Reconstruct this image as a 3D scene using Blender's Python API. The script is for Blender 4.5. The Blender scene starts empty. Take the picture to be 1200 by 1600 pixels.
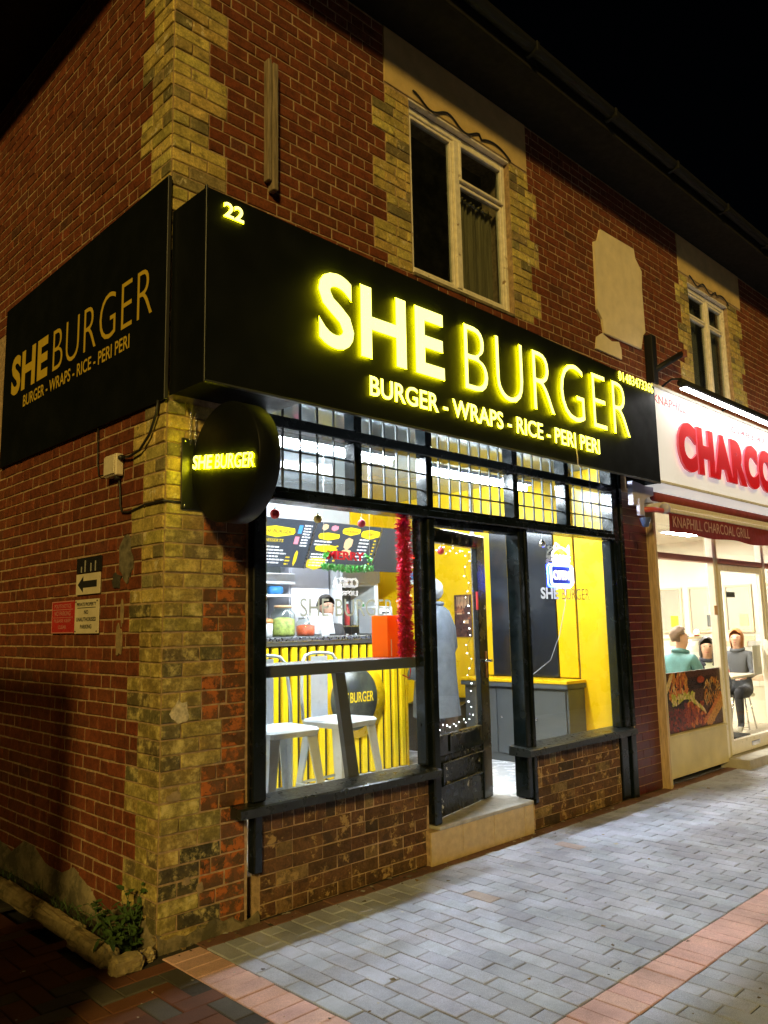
import bpy, bmesh, math, random, os
from mathutils import Vector, Matrix
random.seed(11)
sc = bpy.context.scene
COL = sc.collection

# ------------------------------------------------------------------ camera
CAM = Vector((-2.042, -3.728, 1.55))
RGT = Vector((0.7168588, -0.69694394, -0.01956044))
UPV = Vector((-0.08547842, -0.11569506, 0.98959997))
FWD = Vector((0.69195875, 0.70773145, 0.14251068))
FPX = 1238.77
cam_data = bpy.data.cameras.new('camera')
cam_data.sensor_width = 36.0
cam_data.lens = 36.0 * FPX / 1600.0
cam_data.clip_start = 0.05
cam_data.clip_end = 300.0
cam = bpy.data.objects.new('camera', cam_data)
COL.objects.link(cam)
cam.matrix_world = Matrix(((RGT.x, UPV.x, -FWD.x, CAM.x), (RGT.y, UPV.y, -FWD.y, CAM.y), (RGT.z, UPV.z, -FWD.z, CAM.z), (0, 0, 0, 1)))
sc.camera = cam

# ------------------------------------------------------------------ night sky, one warm sun lamp standing for the sodium street light
SUN_DIR = Vector((-0.655, -0.635, 0.410)).normalized()      # towards the light
world = bpy.data.worlds.new('World'); sc.world = world
world.use_nodes = True
wn = world.node_tree.nodes; wl = world.node_tree.links
sky = wn.new('ShaderNodeTexSky'); sky.sky_type = 'NISHITA'; sky.sun_disc = False
sky.sun_elevation = math.asin(SUN_DIR.z); sky.sun_rotation = math.atan2(SUN_DIR.x, SUN_DIR.y)
wn['Background'].inputs['Strength'].default_value = 0.00018
wl.new(sky.outputs['Color'], wn['Background'].inputs['Color'])
sd = bpy.data.lights.new('sun', 'SUN'); sd.energy = 2.1; sd.angle = math.radians(7.0); sd.color = (1.0, 0.69, 0.185)
so = bpy.data.objects.new('sun', sd); COL.objects.link(so)
so.rotation_euler = (-SUN_DIR).to_track_quat('-Z', 'Y').to_euler(); so.location = (-6, -8, 9)
sc.view_settings.view_transform = 'Standard'
try: sc.view_settings.look = 'None'
except Exception: pass
sc.view_settings.exposure = 0.0; sc.view_settings.gamma = 1.0
sc.cycles.use_denoising = True
sc.cycles.sample_clamp_indirect = 6.0
sc.cycles.max_bounces = 8; sc.cycles.transparent_max_bounces = 24
sc.cycles.caustics_reflective = False; sc.cycles.caustics_refractive = False

def to_px(P):
    d = Vector(P) - CAM; f = d.dot(FWD)
    if f < 0.05: return None
    return 600 + FPX * d.dot(RGT) / f, 800 - FPX * d.dot(UPV) / f, f

# ------------------------------------------------------------------ helpers
BASE = {}
def thing(name, label, cat, loc=(0, 0, 0), group=None):
    o = bpy.data.objects.new(name, None); COL.objects.link(o)
    o.empty_display_size = 0.1
    o.location = loc; BASE[o.name] = Vector(loc)
    o['label'] = label; o['category'] = cat
    if group: o['group'] = group
    return o
def tag(o, label=None, cat=None, group=None, kind=None):
    if label: o['label'] = label
    if cat: o['category'] = cat
    if group: o['group'] = group
    if kind: o['kind'] = kind
    return o

class MB:
    def __init__(s): s.v = []; s.f = []; s.m = []; s.t = []; s.sm = []
    def add(s, vs, fs, mi=0, tint=None, smooth=False):
        n = len(s.v); s.v.extend(Vector(v) for v in vs)
        s.t.extend([tint or (1, 1, 1)] * len(vs))
        for f in fs: s.f.append([n + i for i in f]); s.m.append(mi); s.sm.append(smooth)
        return s
    def box(s, x0, x1, y0, y1, z0, z1, b=0.0, mi=0, T=None, tint=None):
        if b <= 0:
            vs = [(x, y, z) for x in (x0, x1) for y in (y0, y1) for z in (z0, z1)]
            fs = [(0, 1, 3, 2), (4, 6, 7, 5), (0, 4, 5, 1), (2, 3, 7, 6), (0, 2, 6, 4), (1, 5, 7, 3)]
        else:
            c = [(x0, x1), (y0, y1), (z0, z1)]; vs = []; idx = {}
            for i in (0, 1):
                for j in (0, 1):
                    for k in (0, 1):
                        for a in range(3):
                            p = []
                            for ax, e in enumerate((i, j, k)):
                                q = c[ax][e]
                                if ax != a: q += b if e == 0 else -b
                                p.append(q)
                            idx[(i, j, k, a)] = len(vs); vs.append(tuple(p))
            fs = []
            for a in range(3):
                o1, o2 = (a + 1) % 3, (a + 2) % 3
                for e in (0, 1):
                    q = []
                    for (p1, p2) in ((0, 0), (1, 0), (1, 1), (0, 1)):
                        key = [0, 0, 0]; key[a] = e; key[o1] = p1; key[o2] = p2
                        q.append(idx[(*key, a)])
                    fs.append(q if e else q[::-1])
            for a in range(3):
                o1, o2 = (a + 1) % 3, (a + 2) % 3
                for p1 in (0, 1):
                    for p2 in (0, 1):
                        def g(e, ax):
                            key = [0, 0, 0]; key[a] = e; key[o1] = p1; key[o2] = p2
                            return idx[(*key, ax)]
                        q = [g(0, o1), g(1, o1), g(1, o2), g(0, o2)]
                        fs.append(q if (p1 == p2) else q[::-1])
            for i in (0, 1):
                for j in (0, 1):
                    for k in (0, 1):
                        q = [idx[(i, j, k, 0)], idx[(i, j, k, 1)], idx[(i, j, k, 2)]]
                        fs.append(q if (i + j + k) % 2 else q[::-1])
        if T: vs = [T(Vector(v)) for v in vs]
        return s.add(vs, fs, mi, tint)
    def tube(s, pts, r, seg=8, mi=0, closed=False, cap=True):
        pts = [Vector(p) for p in pts]; n = len(pts); rings = []
        up = Vector((0, 0, 1)); prev = None; vs = []
        rr = r if isinstance(r, (list, tuple)) else [r] * n
        for i, p in enumerate(pts):
            if closed: d = pts[(i + 1) % n] - pts[i - 1]
            else: d = pts[min(i + 1, n - 1)] - pts[max(i - 1, 0)]
            d.normalize()
            if prev is None:
                a = up if abs(d.z) < 0.9 else Vector((1, 0, 0))
                u = d.cross(a).normalized()
            else:
                u = (prev - d * prev.dot(d)).normalized()
            prev = u; w = d.cross(u)
            for k in range(seg):
                an = 2 * math.pi * k / seg
                vs.append(p + (u * math.cos(an) + w * math.sin(an)) * rr[i])
        fs = []
        for i in range(n if closed else n - 1):
            j = (i + 1) % n
            for k in range(seg):
                k2 = (k + 1) % seg
                fs.append((i * seg + k, i * seg + k2, j * seg + k2, j * seg + k))
        if cap and not closed:
            fs.append(tuple(range(seg - 1, -1, -1))); fs.append(tuple((n - 1) * seg + k for k in range(seg)))
        return s.add(vs, fs, mi, smooth=True)
    def lathe(s, prof, c, seg=20, mi=0, axis='z', sx=1, sy=1):
        vs = []; fs = []; n = len(prof); c = Vector(c)
        for r, h in prof:
            for k in range(seg):
                a = 2 * math.pi * k / seg
                p = (r * math.cos(a) * sx, r * math.sin(a) * sy, h)
                if axis == 'x': p = (p[2], p[0], p[1])
                if axis == 'y': p = (p[0], -p[2], p[1])
                vs.append(c + Vector(p))
        for i in range(n - 1):
            for k in range(seg):
                k2 = (k + 1) % seg
                fs.append((i * seg + k, i * seg + k2, (i + 1) * seg + k2, (i + 1) * seg + k))
        if prof[0][0] > 1e-5: fs.append(tuple(range(seg - 1, -1, -1)))
        if prof[-1][0] > 1e-5: fs.append(tuple((n - 1) * seg + k for k in range(seg)))
        return s.add(vs, fs, mi, smooth=True)
    def ball(s, c, r, seg=12, rings=8, mi=0, scale=(1, 1, 1)):
        vs = []; fs = []; c = Vector(c)
        for i in range(rings + 1):
            th = math.pi * i / rings
            for k in range(seg):
                a = 2 * math.pi * k / seg
                vs.append(c + Vector((r * math.sin(th) * math.cos(a) * scale[0], r * math.sin(th) * math.sin(a) * scale[1], r * math.cos(th) * scale[2])))
        for i in range(rings):
            for k in range(seg):
                k2 = (k + 1) % seg
                fs.append((i * seg + k, (i + 1) * seg + k, (i + 1) * seg + k2, i * seg + k2))
        return s.add(vs, fs, mi, smooth=True)
    def prism(s, poly, O, R, U, N, d, mi=0, mi_side=None):
        O, R, U, N = Vector(O), Vector(R), Vector(U), Vector(N)
        n = len(poly)
        vs = [O + R * p[0] + U * p[1] for p in poly] + [O + R * p[0] + U * p[1] + N * d for p in poly]
        s.add(vs, [tuple(range(n, 2 * n)), tuple(range(n - 1, -1, -1))], mi)
        s.add(vs, [(i, (i + 1) % n, n + (i + 1) % n, n + i) for i in range(n)], mi if mi_side is None else mi_side)
        return s
    def xf(s, T):
        s.v = [T(v) for v in s.v]; return s
    def build(s, name, mats, parent=None, loc=None, kind=None, matrix=None):
        if not isinstance(mats, (list, tuple)): mats = [mats]
        b = BASE[parent.name] if parent is not None else Vector(loc or (0, 0, 0))
        me = bpy.data.meshes.new(name)
        me.from_pydata([(v - b)[:] for v in s.v], [], s.f)
        for m in mats: me.materials.append(m)
        if len(mats) > 1: me.polygons.foreach_set('material_index', s.m)
        me.polygons.foreach_set('use_smooth', s.sm)
        if any(t != (1, 1, 1) for t in s.t):
            at = me.color_attributes.new('tint', 'FLOAT_COLOR', 'POINT')
            at.data.foreach_set('color', [c for t in s.t for c in (t[0], t[1], t[2], 1.0)])
        me.update()
        o = bpy.data.objects.new(name, me); COL.objects.link(o)
        if parent is not None: o.parent = parent
        else: o.location = b
        BASE[o.name] = b
        if kind: o['kind'] = kind
        return o

# ------------------------------------------------------------------ materials
def new_mat(name):
    m = bpy.data.materials.new(name); m.use_nodes = True
    nt = m.node_tree; return m, nt, nt.nodes['Principled BSDF']
def node(nt, t, **kw):
    n = nt.nodes.new(t)
    for k, v in kw.items(): setattr(n, k, v)
    return n
def noise(nt, scale, detail=4, rough=0.55, coord='Object', stretch=None):
    tc = node(nt, 'ShaderNodeTexCoord'); n = node(nt, 'ShaderNodeTexNoise')
    n.inputs['Scale'].default_value = scale; n.inputs['Detail'].default_value = detail; n.inputs['Roughness'].default_value = rough
    src = tc.outputs[coord]
    if stretch:
        mp = node(nt, 'ShaderNodeMapping'); mp.inputs['Scale'].default_value = stretch
        nt.links.new(src, mp.inputs['Vector']); src = mp.outputs['Vector']
    nt.links.new(src, n.inputs['Vector']); return n.outputs['Fac']
def ramp(nt, fac, stops):
    r = node(nt, 'ShaderNodeValToRGB'); e = r.color_ramp.elements
    while len(e) < len(stops): e.new(0.5)
    for i, (p, c) in enumerate(stops):
        e[i].position = p; e[i].color = (c, c, c, 1) if isinstance(c, (int, float)) else (*c[:3], 1)
    nt.links.new(fac, r.inputs['Fac']); return r.outputs['Color']
def mix(nt, fac, a, b, mode='MIX'):
    m = node(nt, 'ShaderNodeMix', data_type='RGBA', blend_type=mode)
    for sock, val in ((0, fac), (6, a), (7, b)):
        if isinstance(val, bpy.types.NodeSocket): nt.links.new(val, m.inputs[sock])
        elif sock == 0: m.inputs[0].default_value = val
        else: m.inputs[sock].default_value = (*val[:3], 1)
    return m.outputs[2]
def bump(nt, bs, fac, strength, dist=0.01):
    b = node(nt, 'ShaderNodeBump'); b.inputs['Strength'].default_value = strength; b.inputs['Distance'].default_value = dist
    nt.links.new(fac, b.inputs['Height']); nt.links.new(b.outputs['Normal'], bs.inputs['Normal'])
def mat(name, col, rough=0.6, metal=0.0, var=0.0, vs=12.0, bmp=0.0, bs=60.0, spec=0.5, tint=False, col2=None, thr=(0.45, 0.6), stretch=None, coat=0.0):
    m, nt, b = new_mat(name)
    b.inputs['Roughness'].default_value = rough; b.inputs['Metallic'].default_value = metal
    b.inputs['Specular IOR Level'].default_value = spec; b.inputs['Coat Weight'].default_value = coat
    c = None
    if var > 0:
        n = noise(nt, vs, 5, stretch=stretch)
        c = ramp(nt, n, [(0.3, tuple(x * (1 - var) for x in col)), (0.7, tuple(min(1, x * (1 + var)) for x in col))])
        rr = ramp(nt, noise(nt, vs * 1.7, 3), [(0.3, max(0.02, rough - 0.12)), (0.7, min(1, rough + 0.12))])
        nt.links.new(rr, b.inputs['Roughness'])
    if col2 is not None:
        n2 = ramp(nt, noise(nt, vs * 0.6, 6, 0.7, stretch=stretch), [(thr[0], 0.0), (thr[1], 1.0)])
        c = mix(nt, n2, c if c is not None else col, col2)
    if tint:
        at = node(nt, 'ShaderNodeAttribute', attribute_name='tint')
        c = mix(nt, 1.0, c if c is not None else col, at.outputs['Color'], 'MULTIPLY')
    if c is None: b.inputs['Base Color'].default_value = (*col, 1)
    else: nt.links.new(c, b.inputs['Base Color'])
    if bmp > 0: bump(nt, b, noise(nt, bs, 6, 0.65), bmp)
    return m
def emit(name, col, strength, base=(0.8, 0.8, 0.8)):
    m, nt, b = new_mat(name)
    b.inputs['Base Color'].default_value = (*base, 1); b.inputs['Emission Color'].default_value = (*col, 1)
    b.inputs['Emission Strength'].default_value = strength; b.inputs['Roughness'].default_value = 0.5
    return m
def glass(name, tint=(1, 1, 1), ior=1.5, rough=0.0, dirt=0.0, film=0.0):
    m = bpy.data.materials.new(name); m.use_nodes = True; nt = m.node_tree
    nt.nodes.remove(nt.nodes['Principled BSDF'])
    out = nt.nodes['Material Output']
    tr = node(nt, 'ShaderNodeBsdfTransparent'); tr.inputs['Color'].default_value = (*tint, 1)
    gl = node(nt, 'ShaderNodeBsdfGlossy'); gl.inputs['Roughness'].default_value = rough
    fr = node(nt, 'ShaderNodeFresnel')
    ge = node(nt, 'ShaderNodeNewGeometry'); ma = node(nt, 'ShaderNodeMath', operation='MULTIPLY_ADD')   # same reflectance on both faces of a thin sheet
    ma.inputs[1].default_value = 1 / ior - ior; ma.inputs[2].default_value = ior
    nt.links.new(ge.outputs['Backfacing'], ma.inputs[0]); nt.links.new(ma.outputs[0], fr.inputs['IOR'])
    mx = node(nt, 'ShaderNodeMixShader')
    nt.links.new(fr.outputs[0], mx.inputs[0]); nt.links.new(tr.outputs[0], mx.inputs[1]); nt.links.new(gl.outputs[0], mx.inputs[2])
    last = mx.outputs[0]
    if dirt > 0:
        df = node(nt, 'ShaderNodeBsdfDiffuse'); df.inputs['Color'].default_value = (0.6, 0.62, 0.62, 1)
        m2 = node(nt, 'ShaderNodeMixShader')
        d = ramp(nt, noise(nt, 7, 6, 0.7), [(0.4, film), (0.75, dirt)])
        nt.links.new(d, m2.inputs[0]); nt.links.new(last, m2.inputs[1]); nt.links.new(df.outputs[0], m2.inputs[2]); last = m2.outputs[0]
    nt.links.new(last, out.inputs['Surface'])
    return m

def brick_mat(name, patch, amount, patch2=None, rough=0.85, spec=0.3, bmp=0.7, soft=0.05, psc=9.0):
    m, nt, b = new_mat(name)
    b.inputs['Roughness'].default_value = rough; b.inputs['Specular IOR Level'].default_value = spec
    at = node(nt, 'ShaderNodeAttribute', attribute_name='tint')
    fine = ramp(nt, noise(nt, 70, 6, 0.7), [(0.25, 0.45), (0.75, 1.35)])
    c = mix(nt, 1.0, at.outputs['Color'], fine, 'MULTIPLY')
    blot = ramp(nt, noise(nt, 13, 4, 0.65), [(0.3, 0.55), (0.7, 1.25)])
    c = mix(nt, 1.0, c, blot, 'MULTIPLY')
    p1 = ramp(nt, noise(nt, psc, 7, 0.72), [(amount, 0.0), (amount + soft, 1.0)])
    c = mix(nt, p1, c, patch)
    if patch2 is not None:
        p2 = ramp(nt, noise(nt, 6.3, 5, 0.68, stretch=(1.3, 0.8, 1.7)), [(amount - 0.02, 0.0), (amount + 0.02 + soft, 0.85)])
        c = mix(nt, p2, c, patch2)
    nt.links.new(c, b.inputs['Base Color'])
    bump(nt, b, noise(nt, 55, 8, 0.75), bmp, 0.006)
    return m

K = {}
K['red_brick'] = brick_mat('red brick', (0.40, 0.27, 0.15), 0.70, (0.13, 0.045, 0.025))
K['yel_brick'] = brick_mat('yellow stock brick', (0.66, 0.57, 0.36), 0.585, (0.17, 0.13, 0.055))
K['riser_brick'] = brick_mat('riser brick', (0.36, 0.24, 0.10), 0.56, (0.05, 0.03, 0.018))
K['yel_worn'] = brick_mat('worn yellow brick', (0.66, 0.55, 0.22), 0.50, (0.13, 0.10, 0.04), bmp=1.0, soft=0.16, psc=13.0)
K['red_worn'] = brick_mat('spalled red brick', (0.44, 0.13, 0.03), 0.48, (0.12, 0.06, 0.028), bmp=1.0)
K['glz_brick'] = brick_mat('glazed brick', (0.07, 0.012, 0.014), 0.68, rough=0.32, spec=0.5, bmp=0.2)
K['mortar'] = mat('mortar', (0.42, 0.29, 0.17), 0.95, var=0.35, vs=25, bmp=0.8, bs=120)
K['grime_render'] = mat('cement plinth', (0.22, 0.18, 0.11), 0.95, var=0.4, vs=9, bmp=0.8, bs=60, col2=(0.08, 0.07, 0.04))
K['lintel'] = mat('rendered lintel', (0.56, 0.40, 0.17), 0.9, var=0.15, vs=6, bmp=0.25, bs=90)
K['plaque'] = mat('cream painted plaque', (0.74, 0.62, 0.42), 0.8, var=0.10, vs=7, bmp=0.2, bs=80)
K['black_panel'] = mat('black composite panel', (0.0055, 0.0068, 0.007), 0.5, var=0.15, vs=3, bmp=0.01, bs=30, spec=0.15)
K['black_trim'] = mat('black trim', (0.010, 0.012, 0.012), 0.35)
K['black_paint'] = mat('black gloss paint', (0.004, 0.007, 0.008), 0.22, var=0.15, vs=5, bmp=0.025, bs=18, spec=0.35)
K['peel_paint'] = mat('peeling black paint', (0.008, 0.010, 0.010), 0.3, var=0.3, vs=14, bmp=0.2, bs=40, col2=(0.62, 0.6, 0.52), thr=(0.64, 0.65), spec=0.35)
K['sill_paint'] = mat('worn black sill paint', (0.016, 0.020, 0.020), 0.34, var=0.35, vs=14, bmp=0.2, bs=50)
K['old_white'] = mat('weathered white paint', (0.80, 0.73, 0.60), 0.6, var=0.15, vs=18, bmp=0.3, bs=70, col2=(0.30, 0.20, 0.11), thr=(0.62, 0.68))
K['wood'] = mat('weathered wood', (0.24, 0.185, 0.12), 0.85, var=0.4, vs=9, bmp=0.5, bs=40, stretch=(8, 8, 0.7))
K['varnish'] = mat('varnished timber', (0.46, 0.33, 0.19), 0.45, var=0.3, vs=10, bmp=0.2, stretch=(8, 8, 0.8))
K['cream'] = mat('cream paint', (0.58, 0.52, 0.32), 0.5, var=0.12, vs=4, bmp=0.06)
K['white_alu'] = mat('white aluminium', (0.78, 0.76, 0.72), 0.35, var=0.05)
K['slate'] = mat('roof slate', (0.03, 0.03, 0.032), 0.7, var=0.3, vs=8, bmp=0.3)
K['gutter'] = mat('black gutter', (0.011, 0.011, 0.011), 0.6, spec=0.2)
K['soffit'] = mat('soffit board', (0.018, 0.016, 0.013), 0.8, var=0.2, spec=0.1)
K['cable'] = mat('black cable', (0.02, 0.02, 0.02), 0.5)
K['box_white'] = mat('aged white plastic', (0.70, 0.62, 0.48), 0.5, var=0.1, vs=30)
K['glass'] = glass('shop window glass', (0.96, 0.98, 0.98), 1.5, 0.0, 0.035, 0.012)
K['lead_glass'] = glass('old leaded glass', (0.93, 0.97, 0.98), 1.5, 0.02, 0.10, 0.035)
K['dark_glass'] = glass('upper window glass', (0.8, 0.84, 0.84), 1.5, 0.0, 0.012, 0.004)
K['tile_buff'] = mat('buff step tile', (0.48, 0.36, 0.17), 0.42, var=0.16, vs=18, bmp=0.1, bs=90, col2=(0.30, 0.22, 0.11), thr=(0.62, 0.75))
K['steel'] = mat('brushed steel', (0.55, 0.56, 0.57), 0.3, 1.0, var=0.1, vs=30)
K['chrome'] = mat('chrome', (0.75, 0.75, 0.76), 0.12, 1.0)
K['copper'] = mat('copper plate', (0.45, 0.22, 0.14), 0.35, 1.0)
K['wht'] = mat('white enamel', (0.74, 0.75, 0.75), 0.35, var=0.05)
K['grey_lam'] = mat('grey laminate', (0.065, 0.073, 0.075), 0.45, var=0.06, vs=4)
K['yellow'] = mat('yellow panel', (0.72, 0.45, 0.004), 0.32, var=0.05, vs=3)
K['yellow_slat'] = mat('yellow slat', (0.88, 0.62, 0.005), 0.4, var=0.06, vs=6)
K['gap'] = mat('dark slat backing', (0.06, 0.05, 0.03), 0.6)
K['floor_in'] = mat('pale floor tile', (0.66, 0.67, 0.68), 0.25, var=0.08, vs=5)
K['ceil_in'] = mat('glossy pvc ceiling', (0.17, 0.21, 0.235), 0.05, var=0.06, vs=3, spec=0.6)
K['wall_in'] = mat('white wall cladding', (0.52, 0.54, 0.56), 0.4, var=0.05, vs=3)
K['black_gloss'] = mat('black mirror panel', (0.012, 0.014, 0.018), 0.13, spec=0.6)
K['menu_bg'] = mat('charcoal menu print', (0.035, 0.042, 0.055), 0.35)
K['p_white'] = mat('white print', (0.75, 0.75, 0.75), 0.5)
K['p_yellow'] = mat('yellow print', (0.72, 0.52, 0.01), 0.5)
K['p_red'] = mat('red print', (0.55, 0.03, 0.03), 0.5)
K['p_blue'] = mat('blue print', (0.05, 0.25, 0.6), 0.5)
K['p_pink'] = mat('pink print', (0.7, 0.2, 0.25), 0.5)
K['p_black'] = mat('black print', (0.02, 0.02, 0.02), 0.5)
K['p_tan'] = mat('tan print', (0.6, 0.38, 0.2), 0.5)
K['vinyl_gold'] = mat('gold vinyl', (0.62, 0.43, 0.04), 0.5, var=0.05)
def vinyl(name, col):
    m = bpy.data.materials.new(name); m.use_nodes = True; nt = m.node_tree; nt.nodes.remove(nt.nodes['Principled BSDF'])
    a = node(nt, 'ShaderNodeBsdfDiffuse'); b = node(nt, 'ShaderNodeBsdfTranslucent'); x = node(nt, 'ShaderNodeMixShader')
    for n in (a, b): n.inputs['Color'].default_value = (*col, 1)
    nt.links.new(a.outputs[0], x.inputs[1]); nt.links.new(b.outputs[0], x.inputs[2]); nt.links.new(x.outputs[0], nt.nodes['Material Output'].inputs['Surface'])
    return m
K['vinyl_grey'] = vinyl('frosted grey vinyl', (0.36, 0.36, 0.27))
K['vinyl_white'] = vinyl('pale vinyl', (0.48, 0.49, 0.50))
K['vinyl_thin'] = vinyl('thin grey vinyl', (0.34, 0.24, 0.08))
K['sign_white'] = emit('white panel with added glow', (1.0, 1.0, 0.97), 0.42)  # glow added to brighten the panel; the trough light is its real source
K['sign_cream'] = mat('old cream sign plate', (0.66, 0.58, 0.42), 0.45, var=0.12, vs=12)
K['sign_red'] = mat('faded red sign', (0.45, 0.03, 0.03), 0.3, var=0.15, vs=12)
K['letter_red'] = mat('red acrylic letters', (0.88, 0.006, 0.012), 0.35)
K['halo'] = emit('halo letter face', (1.0, 0.95, 0.22), 2.4)
K['halo_side'] = emit('halo letter edge', (1.0, 0.9, 0.0), 48.0)
K['halo_soft'] = emit('small halo letter edge', (1.0, 0.9, 0.0), 12.0)
K['skin'] = mat('skin', (0.52, 0.30, 0.20), 0.5, var=0.06, vs=30)
K['hair_dark'] = mat('dark hair', (0.02, 0.014, 0.01), 0.5, var=0.4, vs=60)
K['hair_brown'] = mat('brown hair', (0.10, 0.06, 0.035), 0.5, var=0.4, vs=60)
K['hair_ginger'] = mat('ginger hair', (0.40, 0.16, 0.05), 0.5, var=0.3, vs=60)
K['denim'] = mat('grey blue coat cloth', (0.10, 0.12, 0.145), 0.9, var=0.15, vs=14, bmp=0.2)
K['teal'] = mat('teal jacket cloth', (0.07, 0.20, 0.23), 0.6, var=0.2, vs=9, bmp=0.2, bs=25)
K['navy'] = mat('navy coat cloth', (0.02, 0.024, 0.04), 0.8, var=0.2, vs=12)
K['pale_cloth'] = mat('pale shirt cloth', (0.55, 0.60, 0.50), 0.9)
K['wool'] = mat('pale grey wool', (0.27, 0.27, 0.26), 0.95, var=0.15, vs=40, bmp=0.5, bs=120)
K['leaf'] = mat('weed leaf', (0.05, 0.10, 0.025), 0.6, var=0.4, vs=30)
K['stone'] = mat('kerb stone', (0.42, 0.33, 0.17), 0.9, var=0.35, vs=14, bmp=0.9, bs=45, col2=(0.16, 0.14, 0.07), thr=(0.5, 0.65))
K['soil'] = mat('dark gutter soil', (0.05, 0.04, 0.025), 1.0, var=0.5, vs=40, bmp=0.8)
def paver_mat(name, rough=0.75):
    m, nt, b = new_mat(name)
    b.inputs['Roughness'].default_value = rough; b.inputs['Specular IOR Level'].default_value = 0.35
    at = node(nt, 'ShaderNodeAttribute', attribute_name='tint')
    c = mix(nt, 1.0, at.outputs['Color'], ramp(nt, noise(nt, 300, 3, 0.85), [(0.32, 0.62), (0.68, 1.32)]), 'MULTIPLY')
    c = mix(nt, 1.0, c, ramp(nt, noise(nt, 2.6, 5, 0.65), [(0.3, 0.62), (0.7, 1.15)]), 'MULTIPLY')
    gum = ramp(nt, noise(nt, 16, 2, 0.5), [(0.735, 0.0), (0.75, 1.0)])
    c = mix(nt, gum, c, (0.45, 0.45, 0.43))
    nt.links.new(c, b.inputs['Base Color'])
    bump(nt, b, noise(nt, 230, 5, 0.8), 0.35, 0.004)
    return m
K['paver'] = paver_mat('concrete paver')

# ------------------------------------------------------------------ lettering
_gc = {}
def glyphs(text, weight=0.0, track=1.0):
    key = (text, weight, track)
    if key in _gc: return _gc[key]
    cu = bpy.data.curves.new('text_tmp', 'FONT'); cu.body = text; cu.size = 1.0; cu.resolution_u = 4
    cu.offset = weight; cu.space_character = track
    ob = bpy.data.objects.new('text_tmp', cu); COL.objects.link(ob)
    dg = bpy.context.evaluated_depsgraph_get(); dg.update()
    ev = ob.evaluated_get(dg); me = ev.to_mesh()
    vs = [(v.co.x, v.co.y) for v in me.vertices]; fs = [tuple(p.vertices) for p in me.polygons]
    ev.to_mesh_clear(); bpy.data.objects.remove(ob); bpy.data.curves.remove(cu)
    par = list(range(len(vs)))
    def find(a):
        while par[a] != a: par[a] = par[par[a]]; a = par[a]
        return a
    for f in fs:
        for b2 in f[1:]: par[find(b2)] = find(f[0])
    isl = {}
    for f in fs: isl.setdefault(find(f[0]), []).append(f)
    out = []
    for fl in isl.values():
        ids = sorted({i for f in fl for i in f}); mp = {i: n for n, i in enumerate(ids)}
        out.append(([vs[i] for i in ids], [tuple(mp[i] for i in f) for f in fl]))
    out.sort(key=lambda g: min(p[0] for p in g[0]))
    xs = [p[0] for g in out for p in g[0]]; ys = [p[1] for g in out for p in g[0]]
    r = (out, min(xs), max(xs), min(ys), max(ys)); _gc[key] = r
    return r
def letters(parent, text, O, R, U, w, h, off, depth, mats, weight=0.0, part='letter', joined=False, track=1.0):
    """raised lettering: text box bottom-left corner O, directions R and U, size w x h, back of the letters 'off' out along R x U"""
    O, R, U = Vector(O), Vector(R).normalized(), Vector(U).normalized(); N = R.cross(U)
    gl, x0, x1, y0, y1 = glyphs(text, weight, track)
    sx, sy = w / (x1 - x0), h / (y1 - y0)
    big = MB(); res = []
    for vs, fs in gl:
        mb = big if joined else MB()
        pts = [O + R * ((p[0] - x0) * sx) + U * ((p[1] - y0) * sy) for p in vs]
        n = len(pts)
        fr_ = [p + N * (off + depth) for p in pts]; bk = [p + N * off for p in pts]
        edges = {}
        ff = []
        for f in fs:
            a, b, c = pts[f[0]], pts[f[1]], pts[f[2]]
            if (b - a).cross(c - a).dot(N) < 0: f = f[::-1]
            ff.append(f)
            for i in range(len(f)):
                e = (f[i], f[(i + 1) % len(f)]); edges[e] = 1
        mb.add(fr_, ff, 0)
        side = [e for e in edges if (e[1], e[0]) not in edges]
        if depth > 0.0015:
            mb.add(fr_ + bk, [(e[0], n + e[0], n + e[1], e[1]) for e in side], 1)
            mb.add(bk, [f[::-1] for f in ff], 1)
        if not joined: res.append(mb.build(part, mats, parent))
    if joined: return big.build(part, mats, parent)
    return res
X, Y, Z = Vector((1, 0, 0)), Vector((0, 1, 0)), Vector((0, 0, 1))

# ================================================================== GROUND
def jit(a): return random.uniform(-a, a)
def block(c, hu, hv, Uv, Vv, Nv, depth, bev, tint, proud=0.0, wob=0.0012):
    """a brick or paver: centre of its face c, half sizes along Uv and Vv, face normal Nv; no back"""
    c = c + Nv * proud
    rim = []; face = []
    back = []
    for su, sv in ((-1, -1), (1, -1), (1, 1), (-1, 1)):
        p = c + Uv * (su * (hu + jit(wob))) + Vv * (sv * (hv + jit(wob)))
        rim.append(p - Nv * bev * 0.8); back.append(p - Nv * depth)
        face.append(p - Uv * (su * bev) - Vv * (sv * bev) + Nv * jit(wob * 0.6))
    vs = back + rim + face
    fs = [(8, 9, 10, 11)]
    for i in range(4):
        j = (i + 1) % 4
        fs.append((i, j, 4 + j, 4 + i)); fs.append((4 + i, 4 + j, 8 + j, 8 + i))
    if Uv.cross(Vv).dot(Nv) < 0: fs = [f[::-1] for f in fs]
    return vs, fs, tint
def px_area(c, hu, hv, Uv, Vv):
    ps = [to_px(c + Uv * (a * hu) + Vv * (b * hv)) for a, b in ((-1, -1), (1, -1), (1, 1), (-1, 1))]
    if any(p is None for p in ps): return 0
    cx = sum(p[0] for p in ps) / 4; cy = sum(p[1] for p in ps) / 4
    if cx < 2 or cx > 1198 or cy < 2 or cy > 1598: return 0
    return abs(sum(ps[i][0] * ps[(i + 1) % 4][1] - ps[(i + 1) % 4][0] * ps[i][1] for i in range(4))) / 2
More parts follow.
